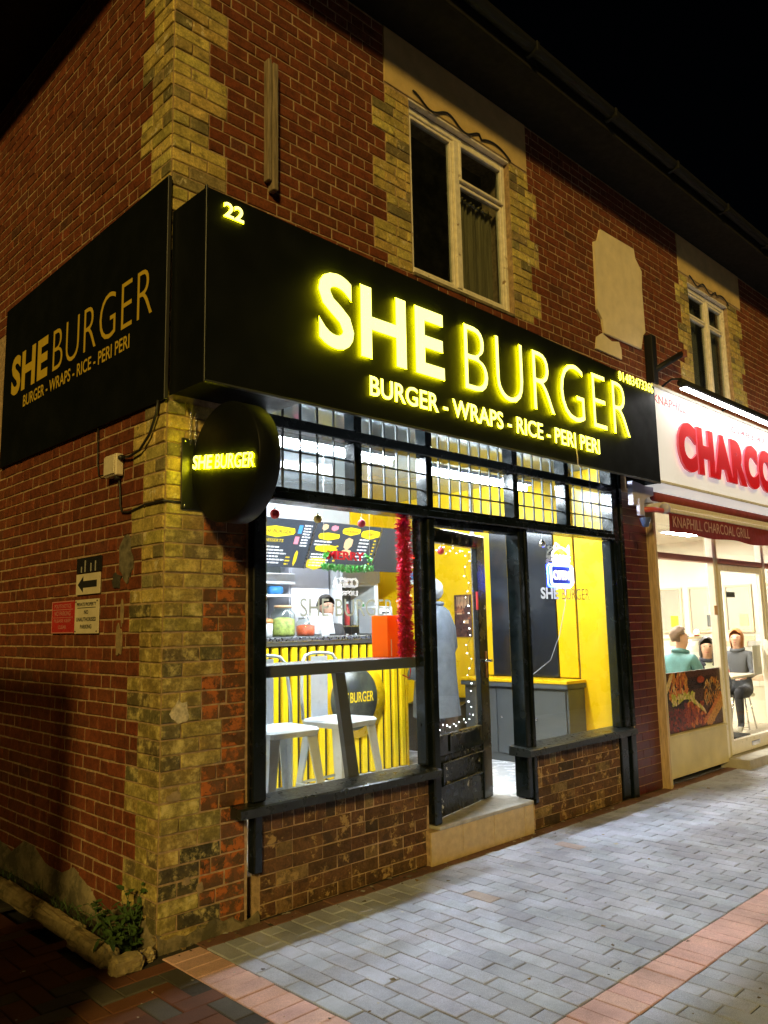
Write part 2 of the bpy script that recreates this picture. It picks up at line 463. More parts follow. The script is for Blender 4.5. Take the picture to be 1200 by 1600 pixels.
def place(pieces, parent, name, material, limit=300, rest='brickwork'):
    """pieces: (area, (vs, fs, tint)); the largest in view become parts of their own, the rest one stuff part"""
    pieces = sorted(pieces, key=lambda p: -p[0])
    lim = sum(1 for p in pieces[:limit] if p[0] > 0)
    for a, (vs, fs, t) in pieces[:lim]:
        MB().add(vs, fs, 0, t).build(name, material, parent)
    mb = MB()
    for a, (vs, fs, t) in pieces[lim:]: mb.add(vs, fs, 0, t)
    if mb.v: mb.build(rest, material, parent, kind='stuff')
def shade(c, s, h=0.06):
    k = 1 + jit(s); return (max(0, c[0] * k * (1 + jit(h))), max(0, c[1] * k * (1 + jit(h))), max(0, c[2] * k * (1 + jit(h))))

g = MB().add([(-60, -60, -0.05), (80, -60, -0.05), (80, 60, -0.05), (-60, 60, -0.05)], [(0, 1, 2, 3)])
tag(g.build('ground', mat('asphalt', (0.045, 0.045, 0.047), 0.9, var=0.25, vs=20, bmp=0.5)), 'dark asphalt ground reaching away beyond the paving', kind='structure')
pav = MB().add([(-3.2, -5.5, -0.007), (16, -5.5, -0.007), (16, 0.35, -0.007), (-3.2, 0.35, -0.007)], [(0, 1, 2, 3)]).build('pavement', mat('joint sand', (0.035, 0.03, 0.026), 1.0, var=0.3, vs=40))
tag(pav, 'grey block paved pavement with red banding in front of the shops', kind='structure')
GREY = (0.41, 0.445, 0.575); PINK = (0.70, 0.44, 0.42); REDP = (0.15, 0.06, 0.034)
grey, pink, redp = [], [], []
def pave(lst, x0, x1, y0, y1, col, s=0.08):
    c = Vector(((x0 + x1) / 2, (y0 + y1) / 2, 0)); hu = (x1 - x0) / 2 - 0.0025; hv = (y1 - y0) / 2 - 0.0025
    if hu < 0.012 or hv < 0.012: return
    lst.append((px_area(c, hu, hv, X, Y), block(c, hu, hv, X, Y, Z, 0.02, 0.0035, shade(col, s, 0.02), jit(0.0024), 0.0012)))
CW, CL = 0.1035, 0.207
def columns(x0, x1, ya, yb):
    i = 0; x = x0
    while x < x1 - 0.001:
        xe = min(x + CW, x1); y = yb + (CL / 2 if i % 2 else 0)
        while y > ya:
            a, b = max(y - CL, ya), min(y, yb)
            if b > a:
                rnd = random.random()
                col = GREY if rnd > 0.008 else (0.42, 0.35, 0.34)
                pave(grey, x, xe, a, b, col, 0.12)
            y -= CL
        x += CW; i += 1
columns(0.212, 14.0, -1.76, -0.112)
columns(0.212, 14.0, -4.3, -1.972)
x = -0.2
while x < 14: pave(pink, x, x + CW, -1.970, -1.762, PINK, 0.07); x += CW
y = -0.06
while y > -1.74: pave(pink, 0.0, 0.210, max(y - CW, -1.76), y, PINK, 0.08); y -= CW
x = 0.212
while x < 14: pave(redp, x, x + CL, -0.110, -0.004, (0.19, 0.10, 0.075), 0.2); x += CL
for i in range(-17, 0):
    for j in range(-40, 28):
        d = (i - j) % 4; xa, ya = i * CW, j * CW
        col = REDP if random.random() > 0.22 else (0.10, 0.09, 0.08)
        if ya > -0.2 and xa > -0.33: continue
        if d == 0: pave(redp, xa, xa + 2 * CW, ya, ya + CW, col, 0.25) if i < -1 else None
        elif d == 3: pave(redp, xa, xa + CW, ya, ya + 2 * CW, col, 0.25)
place(grey, pav, 'grey_paver', K['paver'], 300, 'grey_paving')
place(pink, pav, 'pink_paver', K['paver'], 300, 'pink_paving')
place(redp, pav, 'red_paver', K['paver'], 300, 'red_paving')

# ================================================================== BUILDING
bld = thing('brick_building', 'two storey red brick terrace with yellow brick quoins at the corner', 'building')
RED = (0.185, 0.049, 0.019); YEL = (0.57, 0.44, 0.135)
fw = MB()
XR = 12.0
for (x0, x1, z0, z1) in ((0.0045, 0.53, 0, 3.06), (0.0045, XR, 3.06, 4.09), (0.0045, 1.95, 4.09, 5.94), (3.175, 6.57, 4.09, 5.94), (7.66, XR, 4.09, 5.94), (1.95, 3.175, 5.46, 5.94), (6.57, 7.66, 5.40, 5.94), (4.70, 5.19, 0, 3.06), (9.9, XR, 0, 3.06)):
    fw.box(x0, x1, 0.0045, 0.30, z0, z1)
front_wall = fw.build('front_wall', K['mortar'], bld)
sw = MB(); sw.box(0.0045, 0.30, 0.301, 5.2, 0, 5.94)
side_wall = sw.build('side_wall', K['mortar'], bld)
MB().box(0.301, XR, 5.0, 5.2, 0, 5.94).build('rear_wall', K['mortar'], bld)
MB().box(XR - 0.3, XR, 0.301, 5.0, 0, 5.94).build('end_wall', K['mortar'], bld)

CO = 0.077; J = 0.0045
reds, yels, redw, yelw = [], [], [], []
def lay(kind, a, b, k, U, N, org, phase, hide=False):
    """one course of one colour between a and b along U"""
    S, H = 0.222, 0.112
    p = a - (phase % 1.0) * (S + H) if kind == 'R' else a
    seq = [S, H] if (k % 2 == 0) else [H, S]
    cells = []; i = 0
    if kind == 'R':
        p = math.floor((a - 1.0) / (S + H)) * (S + H) + (0.167 if k % 2 else 0.0) + jit(0.012); seq = [S, H]
    while p < b:
        L = seq[i % 2] + jit(0.006); q = p + L
        lo, hi = max(p, a), min(q, b)
        if hi - lo > 0.001: cells.append([lo, hi])
        p = q; i += 1
    m = []
    for c in cells:
        if m and (c[1] - c[0] < 0.045): m[-1][1] = c[1]
        elif m and (m[-1][1] - m[-1][0] < 0.045): m[-1][1] = c[1]
        else: m.append(c)
    z = k * CO + CO / 2
    for lo, hi in m:
        if hi - lo < 0.03: continue
        c = org + U * ((lo + hi) / 2) + Z * z; hu = (hi - lo) / 2 - J; hv = CO / 2 - J
        if kind == 'R':
            col = shade(RED, 0.15); rn = random.random()
            if rn < 0.05: col = shade((0.15, 0.05, 0.027), 0.2)
            pr = jit(0.002)
        else:
            col = shade(YEL, 0.20); rn = random.random()
            if rn < 0.18: col = shade((0.27, 0.22, 0.10), 0.25)
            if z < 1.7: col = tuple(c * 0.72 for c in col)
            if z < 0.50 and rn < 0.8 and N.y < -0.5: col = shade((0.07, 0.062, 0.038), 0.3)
            pr = 0.003 + jit(0.003)
        if z < 2.7 and N.y < -0.5 and kind == 'R':
            col = shade((0.17, 0.07, 0.03), 0.4); pr = 0.002 + jit(0.003)
            if z < 0.5: col = shade((0.10, 0.06, 0.03), 0.4)
        bl = block(c, hu, hv, U, Z, N, 0.03, 0.0045, col, pr, 0.0022)
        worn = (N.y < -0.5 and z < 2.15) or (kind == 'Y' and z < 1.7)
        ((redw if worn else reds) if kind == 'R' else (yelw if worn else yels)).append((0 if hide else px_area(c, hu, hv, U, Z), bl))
O0 = Vector((0, 0, 0))
for k in range(0, 77):
    z = k * CO + CO / 2
    wide = ((k + 1) // 3) % 2 == 0
    q = 0.36 if wide else 0.237
    if z < 2.80:
        lay('Y', 0.004, q, k, X, -Y, O0, 0); lay('R', q, 0.515, k, X, -Y, O0, 0)
    elif z > 3.65:
        hid = z < 4.0
        wd = ((k) // 3) % 2 == 0
        lay('Y', 0.004, q, k, X, -Y, O0, 0)
        wl1, wr1 = (1.565, 3.57) if wd else (1.695, 3.45)
        wl2, wr2 = (6.24, 8.07) if wd else (6.35, 7.96)
        if z < 4.09:
            lay('R', q, XR, k, X, -Y, O0, 0, hid)
        elif z < 5.47:
            lay('R', q, wl1, k, X, -Y, O0, 0, hid); lay('Y', wl1, 1.945, k, X, -Y, O0, 0, hid)
            lay('Y', 3.18, wr1, k, X, -Y, O0, 0, hid); lay('R', wr1, wl2, k, X, -Y, O0, 0, hid)
            lay('Y', wl2, 6.565, k, X, -Y, O0, 0, hid); lay('Y', 7.665, wr2, k, X, -Y, O0, 0, hid)
            lay('R', wr2, XR, k, X, -Y, O0, 0, hid)
        elif z < 5.93:
            lay('R', q, 1.69, k, X, -Y, O0, 0); lay('R', 3.445, 6.35, k, X, -Y, O0, 0); lay('R', 8.08, XR, k, X, -Y, O0, 0)
    if z < 5.90:
        qs = 0.237 if wide else 0.365
        hid = 2.80 < z < 4.0
        lay('Y', 0.004, qs, k, Y, -X, O0, 0, hid)
        if not (2.95 < z < 3.85): lay('R', qs, 5.0, k, Y, -X, O0, 0)
place(reds, front_wall, 'red_brick', K['red_brick'], 300, 'red_brickwork')
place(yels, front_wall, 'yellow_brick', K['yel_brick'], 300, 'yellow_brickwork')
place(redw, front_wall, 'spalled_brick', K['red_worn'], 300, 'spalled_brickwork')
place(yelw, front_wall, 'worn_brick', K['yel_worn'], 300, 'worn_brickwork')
# cement plinth sloping out at the foot of the side wall
pl = MB()
prev = None
n = 26
vs = []; fs = []
for i in range(n + 1):
    yy = -0.0 + 5.0 * i / n
    hh = (0.05 if i == 0 else 0.13 + 0.05 * math.sin(i * 1.7) + jit(0.02) + (0.06 if 4 < i < 14 else 0)); oo = 0.03 + jit(0.008)
    vs += [(-oo, yy, 0.0), (-oo * 0.8, yy, hh * 0.7), (-0.001, yy, hh), (0.006, yy, hh + 0.004)]
for i in range(n):
    for j in range(3): fs.append((i * 4 + j, i * 4 + j + 1, (i + 1) * 4 + j + 1, (i + 1) * 4 + j))
pl.add(vs, fs).build('plinth', K['grime_render'], bld)
pf = MB(); vs = []; fs = []
for i in range(12):
    xx = 0.0 + 0.6 * i / 11; hh = 0.07 + jit(0.02) - (0.03 if i > 8 else 0)
    vs += [(xx, -0.018, -0.005), (xx, -0.014, hh * 0.7), (xx, -0.001, hh), (xx, 0.006, hh + 0.004)]
for i in range(11):
    for j in range(3): fs.append((i * 4 + j, (i + 1) * 4 + j, (i + 1) * 4 + j + 1, i * 4 + j + 1))
pf.add(vs, fs).build('plinth', K['grime_render'], bld)
# mortar smears and cement patches on the corner
def smear(parent, U, N, u, z, ru, rz, m, name='cement_patch', th=0.006):
    poly = []
    for i in range(14):
        a = 2 * math.pi * i / 14; r = 1 + jit(0.28); poly.append((math.cos(a) * ru * r, math.sin(a) * rz * r))
    Rr = U if U.cross(Z).dot(N) > 0 else -U
    return MB().prism(poly, U * u + Z * z + N * 0.0005, Rr, Z, N, th).build(name, m, parent)
cement = mat('cement smear', (0.30, 0.22, 0.12), 0.95, var=0.3, vs=25, bmp=0.6, bs=80)
tar = mat('dark grime patch', (0.05, 0.045, 0.035), 0.9, var=0.4, vs=30, bmp=0.6)
smear(side_wall, Y, -X, 0.405, 1.95, 0.07, 0.12, mat('grey cement', (0.15, 0.13, 0.09), 0.95, var=0.5, vs=25, bmp=0.6), th=0.010)
smear(side_wall, Y, -X, 0.52, 1.83, 0.055, 0.045, tar)
smear(side_wall, Y, -X, 0.47, 1.50, 0.035, 0.08, cement)
smear(side_wall, Y, -X, 0.44, 1.66, 0.015, 0.07, cement)
smear(front_wall, X, -Y, 0.11, 1.13, 0.05, 0.055, mat('white lime bloom', (0.55, 0.48, 0.33), 0.95, var=0.45, vs=40, bmp=0.5), 'lime_patch', 0.004)
for (u, z, a, b) in ((0.09, 0.72, 0.06, 0.022), (0.16, 0.30, 0.022, 0.02), (0.24, 0.25, 0.02, 0.03)):
    smear(front_wall, X, -Y, u, z, a, b, cement, 'lime_patch', 0.0035)

# rendered lintels with the wavy dark cable over the windows
for (x0, x1) in ((1.69, 3.44), (6.35, 8.08)):
    MB().box(x0, x1, -0.006, 0.02, 5.485, 5.935, 0.003).build('lintel_panel', K['lintel'], bld)
def wavy(x0, x1, z):
    pts = []
    segs = [(x0, z + 0.05), (x0 + (x1 - x0) * 0.36, z + 0.035), (x0 + (x1 - x0) * 0.58, z + 0.03), (x1, z + 0.0)]
    n = 40
    for i in range(n + 1):
        t = i / n; xx = x0 + (x1 - x0) * t
        f = (t * 3.0) % 1.0
        sag = 0.075 * (0.5 + 0.5 * math.cos(2 * math.pi * f)) if t < 0.67 else 0.075 * (1 - ((t - 0.67) / 0.33 - 0.45) ** 2 * 3)
        pts.append((xx, -0.016, z + sag))
    return pts
for (x0, x1, zz) in ((1.98, 3.19, 5.47), (6.60, 7.68, 5.42)):
    MB().tube(wavy(x0, x1, zz), 0.008, 6).build('cable', K['cable'], bld)

def upper_window(x0, x1, z0, z1, xm, layout):
    """old painted casement, face at y 0.06"""
    w = MB().box(x0, x1, -0.01, 0.28, z0 - 0.03, z0 - 0.002, 0.004).build('window_sill', K['grime_render'], bld)
    fr = MB()
    ya, yb = 0.045, 0.11
    fr.box(x0, x0 + 0.042, ya, yb, z0, z1, 0.005); fr.box(x1 - 0.042, x1, ya, yb, z0, z1, 0.005)
    fr.box(x0 + 0.042, x1 - 0.042, ya, yb, z1 - 0.055, z1, 0.005); fr.box(x0 + 0.042, x1 - 0.042, ya, yb, z0, z0 + 0.05, 0.005)
    fr.box(xm - 0.030, xm + 0.030, ya - 0.006, yb, z0 + 0.05, z1 - 0.055, 0.005)
    win = fr.build('window', K['old_white'], bld)
    MB().box(x0 - 0.01, x1 + 0.01, 0.0, 0.05, z1 + 0.004, z1 + 0.022, 0.003).build('drip_bead', K['old_white'], win)
    def light(a, b, c, d, op=0.0):
        s = MB(); t = 0.026; y0, y1 = 0.055 - op, 0.10 - op
        for q in ((a, a + t, c, d), (b - t, b, c, d), (a + t, b - t, c, c + t), (a + t, b - t, d - t, d)): s.box(q[0], q[1], y0, y1, q[2], q[3], 0.004)
        s.build('sash', K['old_white'], win)
        MB().box(a + t - 0.004, b - t + 0.004, 0.078 - op, 0.082 - op, c + t - 0.004, d - t + 0.004).build('pane', K['dark_glass'], win)
    for q in layout: light(*q)
    return win
w1 = upper_window(1.952, 3.172, 4.10, 5.455, 2.53, [(1.996, 2.499, 4.152, 5.398), (2.561, 3.128, 5.07, 5.398, 0.022), (2.561, 3.128, 4.152, 5.06)])
w2 = upper_window(6.572, 7.658, 4.10, 5.395, 7.16, [(6.624, 7.123, 5.06, 5.338), (7.197, 7.606, 5.06, 5.338), (6.624, 7.123, 4.152, 5.05), (7.197, 7.606, 4.152, 5.05)])
def curtain(x0, x1, z0, z1, y, win, m, seed):
    rr = random.Random(seed); n = 60; vs = []; fs = []
    ph = [rr.uniform(0, 6) for _ in range(4)]
    for i in range(n + 1):
        xx = x0 + (x1 - x0) * i / n
        for z in (z0, (z0 + z1) / 2, z1):
            vs.append((xx, y + 0.03 * math.sin(i * 0.75 + ph[0] + z * 0.4) + 0.018 * math.sin(i * 1.9 + ph[1]), z))
    for i in range(n):
        for j in (0, 1): fs.append((i * 3 + j, i * 3 + 3 + j, i * 3 + 4 + j, i * 3 + 1 + j))
    mb = MB().add(vs, fs, 0, smooth=True); mb.build('curtain', m, win)
CURT = mat('net curtain', (0.26, 0.21, 0.12), 0.9, var=0.4, vs=5, stretch=(6, 6, 0.4))
curtain(2.72, 3.13, 4.14, 5.05, 0.20, w1, CURT, 1)
curtain(6.64, 7.12, 4.14, 5.3, 0.2, w2, mat('grey curtain', (0.16, 0.15, 0.13), 0.9, var=0.2), 2)
curtain(7.2, 7.6, 4.14, 5.3, 0.2, w2, mat('grey curtain', (0.16, 0.15, 0.13), 0.9, var=0.2), 3)
MB().tube([(2.56, 0.17, 5.02), (3.14, 0.17, 5.02)], 0.008).build('curtain_rail', K['old_white'], w1)

# eaves, gutter, roof
MB().box(-0.43, XR, -0.45, -0.0, 5.945, 5.965).box(-0.43, -0.0, 0.001, 5.2, 5.945, 5.965).build('soffit', K['soffit'], bld)
MB().box(-0.45, XR, -0.475, -0.452, 5.93, 6.09, 0.003).box(-0.455, -0.432, -0.45, 5.2, 5.93, 6.09, 0.003).build('eaves_board', K['soffit'], bld)
def half_gutter(p0, p1, out):
    vs = []; fs = []; n = 7
    for p in (p0, p1):
        for i in range(n + 1):
            a = math.pi * i / n
            vs.append(Vector(p) + Vector(out) * (0.055 * math.cos(a)) + Vector((0, 0, -0.055 * math.sin(a))))
    for i in range(n): fs.append((i, i + 1, n + 2 + i, n + 1 + i))
    return vs, fs
gm = MB(); v, f = half_gutter((-0.45, -0.535, 6.06), (XR, -0.535, 6.06), (0, 1, 0)); gm.add(v, f)
gut = gm.build('gutter', K['gutter'], bld)
for i in range(9): MB().box(0.4 + i * 1.2, 0.44 + i * 1.2, -0.595, -0.476, 5.99, 6.075, 0.003).build('gutter_bracket', K['gutter'], gut)
rf = MB()
R0 = 6.10; rise = 2.4
rf.add([(-0.52, -0.55, R0), (XR, -0.55, R0), (XR, 2.6, R0 + rise), (2.6, 2.6, R0 + rise)], [(0, 1, 2, 3)])
rf.add([(-0.52, -0.55, R0), (2.6, 2.6, R0 + rise), (-0.52, 5.7, R0)], [(0, 1, 2)])
rf.add([(-0.52, 5.7, R0), (2.6, 2.6, R0 + rise), (XR, 2.6, R0 + rise), (XR, 5.7, R0)], [(0, 1, 2, 3)])
rf.add([(-0.52, -0.55, R0 - 0.012), (XR, -0.55, R0 - 0.012), (XR, 5.7, R0 - 0.012), (-0.52, 5.7, R0 - 0.012)], [(3, 2, 1, 0)])
rf.build('roof', K['slate'], bld)
MB().box(0.301, XR - 0.3, 0.301, 5.0, 3.12, 3.20).build('upper_floor', K['soffit'], bld)

# things fixed to the brickwork upstairs
b = MB().box(0.622, 0.648, -0.055, -0.003, 4.26, 5.075, 0.004).box(0.655, 0.694, -0.062, -0.003, 4.205, 5.06, 0.005)
tag(b.build('timber_batten', K['wood'], loc=(0.65, 0, 4.2)), 'split weathered timber batten fixed upright on the red brick', 'batten')
pp = [(4.62, 5.36), (5.28, 5.375), (5.30, 5.28), (5.42, 5.17), (5.40, 4.98), (5.41, 4.50), (5.36, 4.46), (5.30, 4.30), (4.58, 4.29), (4.555, 4.42), (4.475, 4.50), (4.49, 5.19), (4.56, 5.22)]
pq = MB().prism([(p[0], p[1]) for p in pp], (0, -0.003, 0), X, Z, -Y, 0.022)
tag(pq.build('cream_plaque', K['plaque'], loc=(4.95, 0, 4.3)), 'blank cream painted plaque with notched corners on the upper wall', 'plaque')
pq = MB().prism([(4.42, 4.10), (4.90, 4.10), (4.90, 4.20), (4.86, 4.27), (4.72, 4.24), (4.55, 4.28), (4.45, 4.22)], (0, -0.003, 0), X, Z, -Y, 0.015)
tag(pq.build('plaster_patch', K['plaque'], loc=(4.65, 0, 4.1)), 'small broken cream plaster patch just above the black fascia', 'patch')
yb = thing('sign_bracket', 'dark forked metal bracket on the wall between the two shop signs', 'bracket', (5.5, -0.05, 4.0))
MB().box(5.40, 5.50, -0.09, -0.003, 3.95, 4.47, 0.006).build('plate', K['gutter'], yb)
MB().tube([(5.47, -0.07, 4.10), (5.93, -0.16, 4.36)], 0.035, 6).build('arm', K['gutter'], yb)
MB().box(5.90, 5.97, -0.20, -0.12, 4.32, 4.40, 0.005).build('end_cap', mat('rust', (0.2, 0.06, 0.03), 0.9, var=0.4, vs=30), yb)
# neighbour's dark red glazed pier
gz = []
for k in range(0, 36):
    z = k * CO + CO / 2
    xs = [4.715, 4.99, 5.185] if k % 2 else [4.715, 4.86, 5.185]
    if k > 30: xs = [4.715, 5.185]
    for a, bq in zip(xs[:-1], xs[1:]):
        c = Vector(((a + bq) / 2, 0, z)); hu = (bq - a) / 2 - 0.0022; hv = CO / 2 - 0.0022
        gz.append((px_area(c, hu, hv, X, Z), block(c, hu, hv, X, Z, -Y, 0.03, 0.003, shade((0.085, 0.014, 0.016), 0.15), jit(0.001), 0.0006)))
place(gz, front_wall, 'glazed_brick', K['glz_brick'], 300, 'glazed_brickwork')

# slatted screen and low wall, added out of view to shade alley and side wall
aw = thing('slatted_blocker', 'added unseen slatted timber fence and low wall across the alley', 'blocker', (-1.4, 0, 0))
yy = -0.20
while yy < 6.0: MB().box(-1.29, -1.265, yy, yy + 0.055, 0.02, 2.10, 0.003).build('slat', K['wood'], aw); yy += 0.098
for zz in (0.35, 1.95): MB().box(-1.33, -1.291, -0.20, 6.0, zz, zz + 0.08, 0.004).build('blocker_rail', K['wood'], aw)
for yy in (-0.18, 2.0, 4.0, 5.9): MB().box(-1.42, -1.332, yy, yy + 0.09, -0.01, 2.12, 0.005).build('blocker_post', K['wood'], aw)
MB().box(-1.60, -1.30, -1.12, -0.21, -0.01, 0.68).build('low_blocker', K['mortar'], aw)
MB().box(-1.64, -1.26, -1.14, -0.21, 0.682, 0.74, 0.01).build('blocker_cap', K['stone'], aw)

# ================================================================== SHOPFRONT
sf = thing('shopfront', 'black painted timber shopfront with leaded transom lights and brick stall risers', 'shopfront', (2.6, 0, 0))
BP = K['black_paint']
def post(x0, x1, z0, z1, y0=-0.05, y1=0.08, name='post', m=None, b=0.006):
    return MB().box(x0, x1, y0, y1, z0, z1, b).build(name, m or BP, sf)
post(0.528, 0.618, 0.622, 3.05)
MB().box(0.620, 0.640, -0.02, 0.07, 0.622, 2.284, 0.004).build('bead', BP, sf)
post(0.552, 0.606, 0.25, 0.556, -0.035, 0.03)
rp = post(4.50, 4.60, 0.622, 3.05, -0.04)
MB().box(4.602, 4.66, -0.055, 0.06, 0.622, 3.05, 0.008).build('moulding', BP, rp)
MB().box(4.662, 4.695, -0.025, 0.06, 0.622, 3.05, 0.004).build('moulding', BP, rp)
MB().box(4.458, 4.498, -0.02, 0.07, 0.622, 2.284, 0.006).build('bead', BP, rp)
post(4.445, 4.56, 0.02, 0.556, -0.02, 0.05); post(4.60, 4.685, 0.0, 0.556, -0.035, 0.05)
MB().box(4.698, 4.711, -0.012, 0.03, 0.02, 2.7, 0.002).build('mastic_strip', mat('cream mastic', (0.6, 0.5, 0.33), 0.8, var=0.2, vs=20), sf)
def sill(x0, x1):
    mb = MB(); prof = [(0.10, 0.626), (-0.085, 0.612), (-0.10, 0.604), (-0.10, 0.560), (-0.085, 0.557), (0.10, 0.557)]
    mb.add([(x, y, z) for x in (x0, x1) for y, z in prof], [tuple(range(5, -1, -1)), tuple(range(6, 12))] + [(i, (i + 1) % 6, 6 + (i + 1) % 6, 6 + i) for i in range(6)])
    return mb.build('sill', K['sill_paint'], sf)
sill(0.42, 1.995); sill(2.985, 4.60)
MB().box(0.641, 4.457, -0.075, 0.075, 2.287, 2.340, 0.008).box(0.641, 4.457, -0.05, 0.06, 2.342, 2.368, 0.004).build('transom', BP, sf)
MB().box(0.62, 4.499, -0.045, 0.06, 2.727, 2.797, 0.006).build('transom', BP, sf)
lights = [0.640, 1.345, 2.02, 3.03, 3.765, 4.498]
for xm in lights[1:-1]:
    post(xm - 0.033, xm + 0.033, 2.370, 2.725, -0.04, 0.065, 'mullion'); post(xm - 0.033, xm + 0.033, 2.799, 3.05, -0.04, 0.065, 'mullion')
post(1.972, 2.042, 0.245, 2.286, -0.055, 0.075, 'mullion', b=0.01)
MB().box(1.935, 1.970, -0.02, 0.07, 0.628, 2.286, 0.006).build('bead', BP, sf)
post(3.045, 3.105, 0.245, 2.286, -0.03, 0.10, 'mullion', b=0.008)
MB().box(3.107, 3.145, -0.045, 0.06, 0.200, 2.286, 0.006).build('bead', BP, sf)
MB().box(2.044, 3.044, -0.02, 0.075, 2.245, 2.286, 0.004).build('door_head', BP, sf)
# leaded lights: every small pane its own sheet, a touch out of true
LEAD = mat('lead came', (0.03, 0.035, 0.035), 0.5)
def pane(x0, x1, z0, z1, y, tilt, m, parent=sf):
    mb = MB(); t = [jit(tilt) for _ in range(4)]
    ps = [(x0, z0), (x1, z0), (x1, z1), (x0, z1)]
    base = jit(tilt * 0.3); a = jit(tilt); b2 = jit(tilt)
    vs = [(p[0], y + base + a * (p[0] - (x0 + x1) / 2) / (x1 - x0) + b2 * (p[1] - (z0 + z1) / 2) / (z1 - z0), p[1]) for p in ps]
    return mb.add(vs, [(0, 1, 2, 3)]).build('pane', m, parent)
for i in range(5):
    a, b2 = lights[i] + (0.034 if i else 0.0), lights[i + 1] - (0.034 if i < 4 else 0.0)
    nc = {0: 5, 1: 5, 2: 8, 3: 5, 4: 5}[i]
    for (z0, z1, nr) in ((2.370, 2.725, 3), (2.799, 3.05, 1)):
        for c in range(1, nc):
            xx = a + (b2 - a) * c / nc
            MB().box(xx - 0.005, xx + 0.005, 0.004, 0.018, z0, z1).build('glazing_bar', LEAD, sf)
        for r in range(1, nr):
            zz = z0 + (z1 - z0) * r / nr
            MB().box(a, b2, 0.003, 0.019, zz - 0.0045, zz + 0.0045).build('glazing_bar', LEAD, sf)
        for c in range(nc):
            for r in range(nr):
                pane(a + (b2 - a) * c / nc + 0.002, a + (b2 - a) * (c + 1) / nc - 0.002, z0 + (z1 - z0) * r / nr + 0.002, z0 + (z1 - z0) * (r + 1) / nr - 0.002, 0.011, 0.0025, K['lead_glass'])
MB().add([(0.64, 0.03, 0.628), (1.935, 0.03, 0.628), (1.935, 0.03, 2.286), (0.64, 0.03, 2.286)], [(0, 1, 2, 3)]).build('pane', K['glass'], sf)
MB().add([(3.145, 0.03, 0.628), (4.458, 0.03, 0.628), (4.458, 0.03, 2.286), (3.145, 0.03, 2.286)], [(0, 1, 2, 3)]).build('pane', K['glass'], sf)
# stall risers: brick on edge over stretcher courses
def riser(x0, x1):
    core = MB().box(x0, x1, 0.006, 0.12, 0, 0.555).build('stall_riser', K['mortar'], sf)
    out = []
    def br(a, b2, z0, z1):
        c = Vector(((a + b2) / 2, 0, (z0 + z1) / 2)); hu = (b2 - a) / 2 - 0.0035; hv = (z1 - z0) / 2 - 0.0035
        col = shade((0.13, 0.065, 0.03), 0.25); rn = random.random()
        if rn < 0.12: col = shade((0.22, 0.14, 0.06), 0.2)
        if rn > 0.92: col = shade((0.08, 0.05, 0.03), 0.3)
        out.append((1, block(c, hu, hv, X, Z, -Y, 0.03, 0.004, col, jit(0.004), 0.002)))
    x = x0
    while x < x1 - 0.02: xe = min(x + 0.078, x1); br(x, xe, 0.445, 0.553); x = xe
    for k in range(6):
        z0 = 0.445 - (k + 1) * 0.0742; x = x0 - (0.112 if k % 2 else 0.0)
        while x < x1 - 0.02:
            L = (0.222 if random.random() > 0.35 else 0.112)
            a, b2 = max(x, x0), min(x + L, x1)
            if b2 - a > 0.03: br(a, b2, z0, z0 + 0.0742)
            x += L
    for a, (vs, fs, t) in out: MB().add(vs, fs, 0, t).build('riser_brick', K['riser_brick'], core)
riser(0.612, 1.968); riser(3.15, 4.443)
# step: tiled front, stone top
st = MB().box(1.93, 3.045, -0.045, 0.20, 0.0, 0.213).build('step', K['mortar'], sf)
for a, b2 in ((1.915, 2.235), (2.235, 2.575), (2.575, 2.935), (2.935, 3.05)):
    MB().box(a + 0.0015, b2 - 0.0015, -0.058, -0.045, 0.004, 0.214, 0.0015).build('step_tile', K['tile_buff'], st)
MB().box(1.99, 3.043, -0.070, 0.30, 0.216, 0.242, 0.004).build('threshold', mat('worn threshold', (0.34, 0.33, 0.31), 0.4, var=0.3, vs=14, bmp=0.2), sf)
# door, hinged on the left, standing a hand's width open into the shop
HX, HY, ANG = 2.05, 0.02, math.radians(13.0)
ca, sa = math.cos(ANG), math.sin(ANG)
def DT(v): return Vector((HX + v.x * ca - v.y * sa, HY + v.x * sa + v.y * ca, v.z))
def dbox(mb, u0, u1, w0, w1, z0, z1, b=0.004, mi=0): return mb.box(u0, u1, w0, w1, z0, z1, b, mi, DT)
dm = MB()
dbox(dm, 0, 0.085, 0, 0.045, 0.252, 2.240); dbox(dm, 0.760, 0.905, 0, 0.045, 0.252, 2.240)
dbox(dm, 0.086, 0.759, 0, 0.045, 2.135, 2.240); dbox(dm, 0.086, 0.759, 0.001, 0.044, 0.655, 0.795)
door = dm.build('door', BP, sf)
dp = MB(); dbox(dp, 0.086, 0.759, 0.012, 0.036, 0.252, 0.654)
dp.build('kick_panel', K['peel_paint'], door)
d2 = MB()
for q in ((0.22, 0.62, 0.775, 0.785), (0.22, 0.232, 0.675, 0.774), (0.11, 0.735, 0.60, 0.612), (0.11, 0.735, 0.452, 0.464), (0.11, 0.122, 0.465, 0.599), (0.722, 0.735, 0.465, 0.599)):
    dbox(d2, q[0], q[1], -0.010, 0.012, q[2], q[3], 0.003)
d2.build('moulding', BP, door)
gm = MB().add([DT(Vector((u, 0.02, z))) for u, z in ((0.085, 0.795), (0.760, 0.795), (0.760, 2.135), (0.085, 2.135))], [(0, 1, 2, 3)])
gm.build('pane', K['glass'], door)
hd = MB(); dbox(hd, 0.845, 0.872, -0.006, -0.0005, 1.14, 1.34, 0.002, 0)
hd.build('handle_plate', K['copper'], door)
